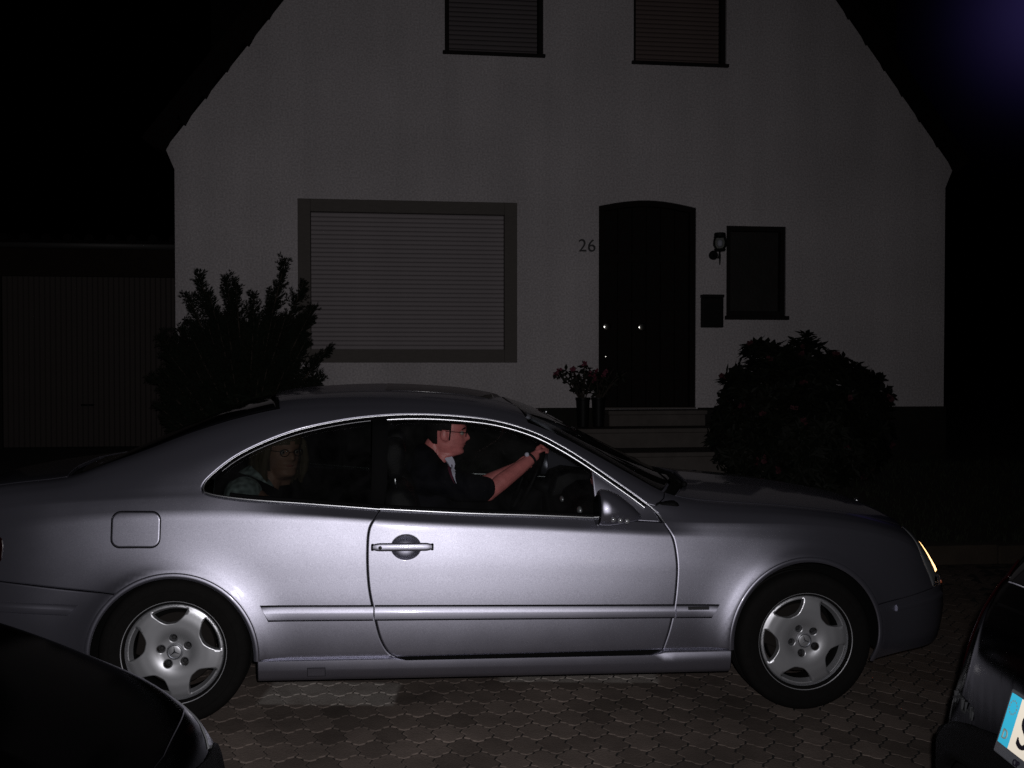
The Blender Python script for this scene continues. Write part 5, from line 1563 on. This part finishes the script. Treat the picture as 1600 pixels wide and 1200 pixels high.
# driver
SP = (1.08, .36, .42)
drv = person_root(SP, 'dark-haired driver in navy short-sleeved shirt with arm out to the steering wheel')
FWD, HORG, TILT = (1, -.10, 0), (1.142, .345, 1.030), R(4)
m_ = MB()
hv, hf = head_mesh(); m_.add(placed(hv, FWD, HORG, TILT), hf)
for s in (-1, 1):
    ev = MB(); ev.ball((-.004, s * .077, .098), .031, 14, 10, (.62, .30, 1.0)); ev.ball((.010, s * .074, .078), .014, 10, 8, (.7, .5, 1)); m_.add(placed(ev.v, FWD, HORG, TILT), ev.f)
blob(m_, [(1.095, .355, 1.06), (1.085, .36, .985), (1.06, .36, .93)], [.060, .062, .075])
blob(m_, [(1.05, .36, .90), (1.03, .36, .72), (1.05, .36, .54)], [.115, .135, .14])
blob(m_, [(1.05, .24, .90), (1.05, .48, .90)], [.085, .085])
RA = [(1.10, .165, .905), (1.235, .135, .865), (1.365, .125, .838)]
blob(m_, RA, [.062, .054, .043])
FA = [(1.365, .125, .838), (1.44, .155, .895), (1.53, .20, .955), (1.622, .255, 1.018)]
blob(m_, FA, [.042, .045, .038, .027])
LA = [(1.08, .56, .90), (1.30, .60, .80), (1.55, .53, .93)]
blob(m_, LA, [.062, .048, .028])
blob(m_, [(1.06, .27, .50), (1.50, .25, .56), (1.85, .26, .30)], [.085, .065, .045]); blob(m_, [(1.06, .45, .50), (1.50, .47, .56), (1.85, .46, .30)], [.085, .065, .045])
# right hand closed on the rim: palm, four fingers, thumb
def hand(m_, wrist, rim, along):
    w_, rm, al = Vector(wrist), Vector(rim), Vector(along).normalized()
    fw = (rm - w_).normalized(); up = fw.cross(al).normalized()
    if up.z < 0: up = -up
    knk = rm + up * .022 - fw * .022
    for k in range(5):
        t = k / 4; c = w_.lerp(knk, t)
        for j in range(4): m_.ball(tuple(c + al * (.0165 * (j - 1.5)) * (.6 + .4 * t)), .0135, 10, 8)
    for j, L in enumerate((.92, 1.0, .96, .80)):
        c = knk + al * (.0195 * (j - 1.5))
        ch = [c, c + (fw * .036 + up * .006) * L, c + (fw * .052 - up * .022) * L, c + (fw * .034 - up * .044) * L]
        for a, b_, r1, r2 in zip(ch[:-1], ch[1:], (.0098, .0092, .0084), (.0092, .0084, .0076)):
            m_.tube([a, b_], [r1, r2], 8); m_.ball(a, r1, 8, 6); m_.ball(b_, r2, 8, 6)
    c = w_.lerp(knk, .45) - al * .028
    ch = [c, c + fw * .030 - al * .012 - up * .006, c + fw * .058 - al * .006 - up * .014]
    for a, b_ in zip(ch[:-1], ch[1:]): m_.tube([a, b_], [.0115, .0095], 8); m_.ball(a, .0115, 8, 6); m_.ball(b_, .0095, 8, 6)
hand(m_, (1.628, .262, 1.024), (1.680, .305, 1.048), (.35, .94, 0))
hand(m_, (1.555, .528, .935), (1.612, .520, .955), (0, -.3, .95))
addp('body', remesh(m_, .0045, 2, .45), M['skin'], drv, SP)
# shirt
m_ = MB()
blob(m_, [(1.055, .36, .915), (1.03, .36, .72), (1.05, .36, .52)], [.130, .152, .158])
blob(m_, [(1.055, .235, .905), (1.055, .485, .905)], [.098, .098])
m_.tube([(1.085, .36, .955), (1.10, .36, 1.000)], [.105, .078], 20)
blob(m_, [(1.035, .34, 1.015), (1.045, .27, .985), (1.06, .20, .935)], [.062, .072, .080])
blob(m_, [(1.035, .38, 1.015), (1.045, .45, .985), (1.06, .52, .935)], [.062, .072, .080])
blob(m_, [(1.10, .175, .905), (1.22, .138, .872), (1.345, .128, .858)], [.082, .078, .066])
blob(m_, [(1.08, .55, .905), (1.20, .585, .855), (1.28, .60, .82)], [.082, .075, .064])
shirt_me = remesh(m_, .008, 4, .5); addp('shirt', shirt_me, M['navy'], drv, SP)
from mathutils.bvhtree import BVHTree
bv = BVHTree.FromPolygons([v.co.copy() for v in shirt_me.vertices], [tuple(f.vertices) for f in shirt_me.polygons])
eye_ = CARM.inverted() @ Vector((0, 0, EYE))
def on_shirt(p, out):
    d = (Vector(p) - eye_).normalized(); h = bv.ray_cast(eye_, d)[0]
    return (h if h is not None and (h - eye_).length < (Vector(p) - eye_).length + .06 else Vector(p)) - d * out
m_ = MB(); blob(m_, [(1.06, .27, .50), (1.50, .25, .56), (1.85, .26, .30)], [.098, .078, .06]); blob(m_, [(1.06, .45, .50), (1.50, .47, .56), (1.85, .46, .30)], [.098, .078, .06]); addp('trousers', remesh(m_, .012, 3), M['navy'], drv, SP)
# open collar with pale undershirt strip and dark red edge
def ribbon(pts, wid, th, nrm):
    vs, fs = sweep(np.array(pts), np.array([nrm] * len(pts)), [(-wid / 2, 0), (-wid / 2, th), (wid / 2, th), (wid / 2, 0)], True, np.array([1.0 - .55 * i / (len(pts) - 1) for i in range(len(pts))]))
    q = MB(); q.add(vs, fs); return q.mesh(bevel=.002)
cn = Vector((.35, -.93, .1)).normalized()
cp = [on_shirt(q, -.012) for q in curve([(1.152, .30, 1.012), (1.172, .30, .985), (1.186, .30, .945), (1.198, .30, .905), (1.216, .30, .862)], .012)]
addp('undershirt', ribbon(cp, .042, .02, cn), M['white_cloth'], drv, SP)
cp2 = [on_shirt(q, -.009) for q in curve([(1.158, .30, .972), (1.168, .30, .940), (1.182, .30, .900), (1.206, .30, .858)], .012)]
addp('collar_edge', ribbon(cp2, .022, .016, cn), M['maroon'], drv, SP)
def hair_keep(h, p):
    if h > .150 and p < 1.1: return h > .165 - .02 * p
    if 1.1 <= p < 1.75: return h > .122 or (1.12 < p < 1.34 and h > .070)
    return p >= 1.75 and h > (.118 if p < 2.05 else .045 - .0 * p)
hv, hf = head_mesh(.007, keep=hair_keep)
addp('hair', mesh_from(placed(hv, FWD, HORG, TILT), hf), M['hair_dark'], drv, SP)
for s in (-1, 1):
    e = MB(); e.ball((.088, s * .034, .113), .0125, 12, 10); addp('eye', mesh_from(placed(e.v, FWD, HORG, TILT), e.f), M['eye'], drv, SP)
    e = MB(); e.ball((.0965, s * .034, .113), .006, 10, 8); addp('iris', mesh_from(placed(e.v, FWD, HORG, TILT), e.f), M['iris'], drv, SP)
    e = MB(); e.tube([(.100, s * .012, .138), (.103, s * .03, .141), (.090, s * .058, .134)], [.004, .005, .003], 6); addp('eyebrow', mesh_from(placed(e.v, FWD, HORG, TILT), e.f), M['hair_dark'], drv, SP)
e = MB()
for s in (-1, 1):
    e.tube([(.112, s * .034 + .021 * math.cos(a), .112 + .017 * math.sin(a)) for a in np.linspace(0, 2 * math.pi, 17)], .0022, 5, cap=False)
    e.tube([(.110, s * .055, .118), (.06, s * .077, .119), (0, s * .080, .119), (-.012, s * .078, .108)], .0022, 5)
e.tube([(.116, -.013, .114), (.120, 0, .117), (.116, .013, .114)], .0022, 5)
addp('glasses', mesh_from(placed(e.v, FWD, HORG, TILT), e.f), M['iron'], drv, SP)
e = MB(); e.tube([(.1005, -.022, .0505), (.1085, 0, .0505), (.1005, .022, .0505)], [.002, .0045, .002], 6); addp('mouth', mesh_from(placed(e.v, FWD, HORG, TILT), e.f), M['lip'], drv, SP)
# wrist watch with a bright face
e = MB(); d = Vector((.0915, .0545, .063)).normalized(); c = Vector((1.600, .238, 1.003)); a_ = d.orthogonal().normalized(); b_ = d.cross(a_)
e.tube([tuple(c + (a_ * math.cos(t) + b_ * math.sin(t)) * .034) for t in np.linspace(0, 2 * math.pi, 25)], .007, 6, cap=False); addp('watch_strap', e.mesh(smooth=True), M['iron'], drv, SP)
e = MB(); e.ball(tuple(c + Vector((-.62, -.35, .70)) * .036), .013, 12, 8); addp('watch_face', e.mesh(smooth=True), M['white_cloth'], drv, SP)

# passenger on the rear seat, head turned to the camera
SP2 = (.30, -.33, .42)
pas = person_root(SP2, 'blond passenger in glasses and pale patterned top on the rear seat')
FWD2, HORG2 = (.55, -.83, 0), (.355, -.300, .985)
m_ = MB()
hv, hf = head_mesh(); m_.add(placed(hv, FWD2, HORG2, R(3)), hf)
blob(m_, [(.335, -.305, 1.02), (.31, -.32, .95), (.28, -.33, .90)], [.052, .054, .07])
blob(m_, [(.26, -.33, .86), (.25, -.33, .70), (.28, -.33, .52)], [.10, .12, .135]); blob(m_, [(.26, -.46, .87), (.26, -.20, .87)], [.07, .07])
blob(m_, [(.27, -.50, .86), (.33, -.54, .66), (.52, -.46, .58)], [.055, .042, .028]); blob(m_, [(.27, -.16, .86), (.33, -.12, .66), (.52, -.20, .58)], [.055, .042, .028])
hand(m_, (.525, -.455, .58), (.59, -.43, .575), (.3, .9, 0)); hand(m_, (.525, -.205, .58), (.59, -.22, .575), (-.3, .9, 0))
blob(m_, [(.28, -.42, .50), (.68, -.42, .55), (.75, -.42, .30)], [.08, .06, .045]); blob(m_, [(.28, -.24, .50), (.68, -.24, .55), (.75, -.24, .30)], [.08, .06, .045])
addp('body', remesh(m_, .0048, 2, .45), M['skin_pale'], pas, SP2)
M['check'] = mat('patterned_cloth', (0.42, 0.50, 0.52), 0.85, vary=.98, vscale=42, detail=0)
m_ = MB()
blob(m_, [(.235, -.33, .885), (.24, -.33, .70), (.28, -.33, .50)], [.122, .138, .15]); blob(m_, [(.215, -.46, .905), (.225, -.20, .90)], [.088, .088])
m_.tube([(.24, -.33, .93), (.285, -.325, .985)], [.10, .075], 18)
blob(m_, [(.215, -.485, .905), (.25, -.53, .79), (.31, -.545, .66)], [.078, .068, .058]); blob(m_, [(.27, -.16, .865), (.30, -.13, .77), (.34, -.115, .66)], [.072, .064, .056])
addp('top', remesh(m_, .009, 3), M['check'], pas, SP2)
m_ = MB(); blob(m_, [(.28, -.42, .50), (.68, -.42, .55), (.75, -.42, .30)], [.092, .072, .055]); blob(m_, [(.28, -.24, .50), (.68, -.24, .55), (.75, -.24, .30)], [.092, .072, .055]); addp('trousers', remesh(m_, .012, 3), M['navy'], pas, SP2)
hv, hf = head_mesh(.013, keep=lambda h, p: (h > .150 - .012 * p and p < 1.15) or (p >= 1.15 and h > -.05) or (p > .95 and .02 < h < .15))
addp('hair', mesh_from(placed(hv, FWD2, HORG2, R(3)), hf), M['hair_blond'], pas, SP2)
rh = random.Random(6)
for s in (-1, 1):
    hb = MB()
    for k in range(16):
        a = k / 15
        x0_ = .045 - .13 * a; w0 = .074 + .012 * math.sin(math.pi * a); dn = -.015 - .03 * rh.random()
        hb.tube([(x0_ * .6, s * .045, .205 - .02 * a), (x0_ + .012, s * (w0 + .012), .150), (x0_ + .006, s * (w0 + .022 + .008 * rh.random()), .07), (x0_ - .002, s * (w0 + .022 + .012 * rh.random()), .02), (x0_ + .01 * rh.random(), s * (w0 + .014), dn)], [.010, .017, .019, .018, .007], 8)
    addp('hair_side', mesh_from(placed(hb.v, FWD2, HORG2, R(3)), hb.f), M['hair_blond'], pas, SP2)
for s in (-1, 1):
    e = MB(); e.ball((.088, s * .034, .113), .0125, 12, 10); addp('eye', mesh_from(placed(e.v, FWD2, HORG2, R(3)), e.f), M['eye'], pas, SP2)
    e = MB(); e.ball((.0965, s * .034, .113), .006, 10, 8); addp('iris', mesh_from(placed(e.v, FWD2, HORG2, R(3)), e.f), M['iris'], pas, SP2)
e = MB()
for s in (-1, 1):
    e.tube([(.113, s * .034 + .022 * math.cos(a), .112 + .016 * math.sin(a)) for a in np.linspace(0, 2 * math.pi, 17)], .002, 5, cap=False)
    e.tube([(.110, s * .056, .118), (.06, s * .079, .119), (0, s * .086, .119)], .002, 5)
e.tube([(.116, -.012, .114), (.121, 0, .117), (.116, .012, .114)], .002, 5)
addp('glasses', mesh_from(placed(e.v, FWD2, HORG2, R(3)), e.f), M['iron'], pas, SP2)
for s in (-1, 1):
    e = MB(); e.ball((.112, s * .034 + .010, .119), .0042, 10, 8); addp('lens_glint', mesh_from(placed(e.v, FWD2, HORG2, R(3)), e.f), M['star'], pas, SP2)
e = MB(); e.tube([(.1005, -.021, .0505), (.1085, 0, .0505), (.1005, .021, .0505)], [.002, .0045, .002], 6); addp('mouth', mesh_from(placed(e.v, FWD2, HORG2, R(3)), e.f), M['lip'], pas, SP2)
# her seat belt, anchored to the rear pillar
bp_ = curve([(.06, -.50, 1.03), (.20, -.478, .985), (.300, -.452, .940), (.385, -.42, .880), (.43, -.38, .78), (.42, -.30, .62)], .02)
vs, fs = sweep(np.array(bp_), np.array([Vector((.35, -.85, .35)).normalized()] * len(bp_)), [(-.022, 0), (-.022, .003), (.022, .003), (.022, 0)], True)
q = MB(); q.add(vs, fs); q.build('seat_belt', M['rubber'], coupe)
# ------------------------------------------------------------------ two black hatchbacks parked at the near kerb
TB = [0, .10, .27, .45, .62, .70, 1.08, 1.20, 1.50, 1.80]
hw = [(0, .55), (.02, .64), (.06, .71), (.15, .765), (.4, .80), (1, .815), (3, .815), (3.5, .79), (3.75, .74), (3.9, .66), (3.97, .58), (4.0, .48)]
hz0 = [(0, .36), (.05, .28), (.2, .22), (.6, .2), (3.4, .19), (3.8, .2), (3.95, .26), (4.0, .36)]
hz1 = [(0, .40), (.05, .34), (.2, .30), (3.8, .28), (3.95, .33), (4.0, .39)]
hz2 = [(0, .46), (.2, .44), (3.8, .42), (3.95, .43), (4.0, .44)]
hz3 = [(0, .51), (.06, .56), (.3, .62), (3.4, .60), (3.8, .53), (3.95, .49), (4.0, .48)]
hz4 = [(0, .53), (.03, .58), (.08, .68), (.16, .78), (.5, .84), (2.9, .78), (3.4, .72), (3.7, .63), (3.85, .575), (3.95, .535), (4.0, .50)]
hz5 = [(0, .545), (.03, .60), (.08, .72), (.16, .86), (.5, .90), (2.0, .88), (2.9, .85), (3.3, .79), (3.6, .70), (3.85, .605), (3.95, .56), (4.0, .515)]
hz7 = [(0, .555), (.02, .62), (.05, .75), (.115, .90), (.25, 1.10), (.45, 1.29), (.7, 1.37), (1.4, 1.41), (1.9, 1.37), (2.3, 1.22), (2.7, 1.00), (2.95, .91), (3.3, .835), (3.6, .745), (3.80, .675), (3.90, .625), (3.97, .575), (4.0, .53)]
hz9 = [(0, .56), (.012, .63), (.034, .76), (.10, .93), (.23, 1.14), (.42, 1.34), (.7, 1.43), (1.4, 1.47), (1.9, 1.43), (2.3, 1.28), (2.75, 1.05), (3.0, .96), (3.3, .89), (3.6, .795), (3.80, .72), (3.90, .67), (3.97, .60), (4.0, .54)]
hy7 = [(0, .40), (.05, .55), (.15, .62), (.5, .58), (1.4, .56), (2.2, .60), (2.8, .68), (3.3, .70), (3.7, .66), (3.9, .58), (4.0, .40)]
HW_ = lambda x: tab(hw, x)
hys = [lambda x: HW_(x) * .95, lambda x: HW_(x) * .985, lambda x: HW_(x), lambda x: HW_(x), lambda x: HW_(x) * .975, lambda x: HW_(x) * .94,
       lambda x: HW_(x) * .94 * .34 + .66 * tab(hy7, x), lambda x: tab(hy7, x), lambda x: .53 * tab(hy7, x), lambda x: 0 * x]
hzs = [lambda x: tab(hz0, x), lambda x: tab(hz1, x), lambda x: tab(hz2, x), lambda x: tab(hz3, x), lambda x: tab(hz4, x), lambda x: tab(hz5, x),
       lambda x: .22 * tab(hz5, x) + .78 * tab(hz7, x), lambda x: tab(hz7, x), lambda x: .28 * tab(hz7, x) + .72 * tab(hz9, x), lambda x: tab(hz9, x)]
HR, HF = (.66, .30, .325), (3.22, .30, .325)
HB = Body(TB, hys, hzs, 0, 4.0, flares=[(HR[0], HR[1], .34, .012, .03, .008, .08), (HF[0], HF[1], .34, .012, .03, .008, .08)], sx=1.0, st=1.4)

def hatchback(loc, yaw, label, plate):
    root = empty('black_hatchback', loc, (0, R(.6), yaw))
    tag(root, label, 'car', 'black cars parked at the near kerb')
    # skin: side, roof and bonnet as one pressing, arches cut out
    outl = [(.002, .0)] + [(x, .0) for x in np.arange(.1, .33, .05)] + HB.xz(arc(HR, 196, -16, n=40)) + [(x, .0) for x in np.arange(1.05, 2.9, .1)] + HB.xz(arc(HF, 196, -16, n=40)) + [(x, 0) for x in np.arange(3.6, 3.99, .05)] + [(3.998, 0), (3.998, 1.8)] + [(x, 1.8) for x in np.arange(3.9, .01, -.1)] + [(.002, 1.8)]
    p = np.array(resample(dedupe(outl), .03, True))
    V, F, lo = region(p, (), .028, 0)
    me = lift(V, F, lo, HB.P, HB.Nn, 0, .012, .0, .3, mirror='both', mid=True)
    link('body', me, M['black_paint'], root)
    for xx, nm in ((3.9985, 'front_face'), (.0015, 'rear_face')):
        P = HB.P(np.full(40, xx), np.linspace(0, 1.8, 40)); Q = [tuple(q) for q in P] + [(q[0], -q[1], q[2]) for q in P[::-1]]
        link(nm, mesh_from(Q, [tuple(range(len(Q)))], False), M['plastic'], root)
    def pp(name, xt, m, off=.003, depth=.004, drop=.001, sides=(1, -1), h=.03, parent=None, mid=False):
        pts = np.array(resample(dedupe(xt), .015, True)); V, F, lo = region(pts, (), h, .005)
        if mid: return [link(name, lift(V, F, lo, HB.P, HB.Nn, off, depth, drop, .7, mirror='both', mid=True), m, parent or root)]
        return [link(name, lift(V, F, lo, HB.P, HB.Nn, off, depth, drop, .7, mirror=(s < 0)), m, parent or root) for s in sides]
    bl = lambda x: float(tab(hz5, np.array([x]))[0]); tp = lambda x: float((.2 * tab(hz5, np.array([x])) + .78 * tab(hz7, np.array([x])))[0])
    pp('side_window', [(x, HB.t_of(x, bl(x) + .02)) for x in np.arange(.55, 1.46, .1)] + [(x, 1.10) for x in np.arange(1.45, .6, -.1)], M['black_glass'])
    pp('side_window', [(x, HB.t_of(x, bl(x) + .02)) for x in np.arange(1.53, 2.62, .1)] + [(2.3, 1.10), (2.1, 1.10), (1.9, 1.10), (1.7, 1.10), (1.53, 1.10)], M['black_glass'])
    pp('windscreen', [(1.88, 1.8), (1.92, 1.5), (1.98, 1.24), (2.3, 1.24), (2.64, 1.24), (2.74, 1.5), (2.80, 1.8)], M['black_glass'], mid=True)
    pp('hatch_window', [(.40, 1.8), (.41, 1.5), (.43, 1.22), (.3, 1.215), (.155, 1.215), (.135, 1.5), (.13, 1.8)], M['black_glass'], mid=True)
    pp('hatch_panel', [(.108, 1.8), (.112, 1.5), (.125, 1.22), (.08, 1.21), (.022, 1.205), (.016, 1.5), (.014, 1.8)], M['black_paint'], off=.008, depth=.01, drop=.004, mid=True)
    pp('rear_bumper', [(.003, 1.8), (.003, .9), (.003, .02), (.10, .02), (.28, .05)] + HB.xz([(.325, .40), (.30, .535), (.10, .555), (.032, .556)]) + [(.026, 1.2), (.024, 1.8)], M['plastic'], off=.022, depth=.03, drop=.008, mid=True)
    pp('front_bumper', [(3.997, 1.8), (3.997, .6), (3.997, .02), (3.85, .02), (3.62, .03)] + HB.xz([(3.56, .40), (3.60, .50), (3.80, .505), (3.94, .48)]) + [(3.975, 1.2), (3.975, 1.8)], M['plastic'], off=.012, depth=.02, drop=.006, mid=True)
    pp('tail_lamp', HB.xz([(.105, .70), (.17, .72), (.20, .80), (.22, .90), (.20, 1.02), (.165, .98), (.13, .86)]), M['red_lens'], off=.006)
    pp('headlamp', HB.xz([(3.72, .66), (3.80, .655)]) + [(3.93, 1.1), (3.965, 1.1)] + HB.xz([(3.965, .50), (3.90, .52), (3.76, .59)]), M['lens'], off=.004)
    pp('bonnet', [(2.84, 1.8), (2.80, 1.5), (2.70, 1.21)] + [(x, 1.20) for x in np.arange(2.8, 3.86, .05)] + [(3.88, 1.20), (3.93, 1.5), (3.945, 1.8)], M['black_paint'], off=.004, depth=.012, drop=.003, mid=True)
    for x, s in ((HR[0], 1), (HF[0], 1), (HR[0], -1), (HF[0], -1)):
        w = empty('wheel', (x, -s * .70, .295), (0, 0, 0 if s > 0 else math.pi), root)
        m_ = MB(); m_.lathe([(.19, -.08), (.2, -.092), (.25, -.1), (.28, -.094), (.294, -.07), (.295, 0), (.294, .07), (.25, .1), (.19, .09)], 'y', 48); m_.build('tyre', M['tyre'], w, auto=40)
        m_ = MB(); m_.lathe([(0, -.075), (.03, -.078), (.06, -.07), (.15, -.078), (.19, -.092), (.2, -.092), (.19, -.05)], 'y', 40); m_.build('rim', M['brake'], w, smooth=True)
    for cx in (HR, HF):
        for s in (1, -1):
            m_ = MB(); m_.lathe([(.345, -.76), (.345, -.42), (0, -.42)], 'y', 32, (cx[0], 0, cx[1])); me = m_.mesh(smooth=True)
            link('wheel_well', mirrored(me) if s < 0 else me, M['well'], root)
    m_ = MB(); m_.box(.1, 3.85, -.4, .4, .2, .5); m_.build('chassis', M['well'], root)
    for s in (1, -1):
        m_ = MB(); m_.ball((2.45, -s * .90, .93), .075, 14, 10, (.55, 1, .75)); m_.build('wing_mirror', M['black_paint'], root, smooth=True)
    m_ = MB(); m_.tube([(.30, -.02, 1.215), (.24, .12, 1.165), (.20, .30, 1.09)], .006, 6); m_.build('rear_wiper', M['plastic'], root, smooth=True)
    hb_o = [c for c in root.children if c.name.startswith(('body', 'hatch_panel'))]
    from mathutils.bvhtree import BVHTree
    trees = [BVHTree.FromPolygons([v.co.copy() for v in c.data.vertices], [tuple(f.vertices) for f in c.data.polygons]) for c in hb_o]
    def tail_x(y, z):
        hs = [t.ray_cast(Vector((-1, y, z)), Vector((1, 0, 0)))[0] for t in trees]
        return min([h.x for h in hs if h is not None] or [.05])
    # model lettering kept as worn raised strokes
    m_ = MB(); rr = random.Random(2)
    for k in range(6):
        yy = .67 - k * .034
        xx = tail_x(yy, .667) + .004
        m_.box(xx - .008, xx + .004, yy - .013, yy - .0085, .655, .684); m_.box(xx - .008, xx + .004, yy - .0083, yy + .008, .655 + .012 * (k % 3), .6598 + .012 * (k % 3))
        if k % 2: m_.box(xx - .008, xx + .004, yy + .0082, yy + .0125, .655, .684)
    m_.build('model_badge', M['dark_chrome'], root)
    if plate:
        pl = empty('number_plate', (-.010, 0, .748), (0, R(16), 0), root)
        m_ = MB(); m_.box(-.004, .012, -.272, .272, -.078, .064); m_.box(.012, .09, -.24, .24, -.05, .05); m_.build('plate_holder', M['holder'], pl, bevel=.003)
        m_ = MB(); m_.box(-.0075, -.0042, -.26, .217, -.053, .057); m_.build('plate_face', M['plate_white'], pl, bevel=.001)
        m_ = MB(); m_.box(-.0076, -.0043, .2175, .26, -.053, .057); m_.build('country_band', M['plate_blue'], pl, bevel=.001)
        def txt(s_, size, yy, zz, m, d=.0012, bold=0):
            o = link('lettering', text_mesh(s_, size, d), m, pl)
            o.rotation_euler = (math.pi / 2, 0, -math.pi / 2); o.location = (-.0084, yy, zz)
        txt('D', .030, .2385, -.040, M['plate_star'])
        txt('S', .104, .170, -.036, M['plate_ink'], .0016)
        txt('OP', .019, .170, -.0735, M['plate_ink'])
        bm_ = MB()
        for k in range(12):
            a = 2 * math.pi * k / 12; c = (.2387 + .0145 * math.cos(a), .030 + .0145 * math.sin(a))
            q = [(c[0] + (.0034 if j % 2 == 0 else .0015) * math.cos(math.pi / 2 + math.pi * j / 5), c[1] + (.0034 if j % 2 == 0 else .0015) * math.sin(math.pi / 2 + math.pi * j / 5)) for j in range(10)]
            bm_.add([(-.0083, y_, z_) for y_, z_ in q], [tuple(range(10))])
        bm_.build('star_ring', M['plate_star'], pl)
    return root

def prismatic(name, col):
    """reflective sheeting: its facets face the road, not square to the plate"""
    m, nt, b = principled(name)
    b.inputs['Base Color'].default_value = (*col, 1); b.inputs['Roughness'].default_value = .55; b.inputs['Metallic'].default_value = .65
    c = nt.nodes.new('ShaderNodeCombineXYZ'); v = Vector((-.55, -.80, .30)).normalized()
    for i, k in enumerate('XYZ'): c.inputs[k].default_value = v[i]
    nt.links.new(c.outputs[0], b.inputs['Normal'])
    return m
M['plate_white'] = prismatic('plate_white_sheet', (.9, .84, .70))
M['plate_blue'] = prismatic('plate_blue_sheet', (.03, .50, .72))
M['plate_star'] = mat('plate_stars', (.62, .85, .80), .5)
M['plate_ink'] = mat('plate_ink', (.012, .008, .022), .6)
M['holder'] = mat('plate_holder', (.16, .17, .19), .5)
M['dark_chrome'] = mat('dull_badge_grey', (.05, .052, .055), .7, spec=.1)
CY = 1.90
hatchback((-4.70, CY, -.0224 + .049), 0.0, 'black hatchback nose-in at the lower left, bonnet edge before the rear wheel', False)
hatchback((1.075, CY, -.0224 - .011), 0.0, 'black hatchback at the lower right showing its tail and number plate', True)
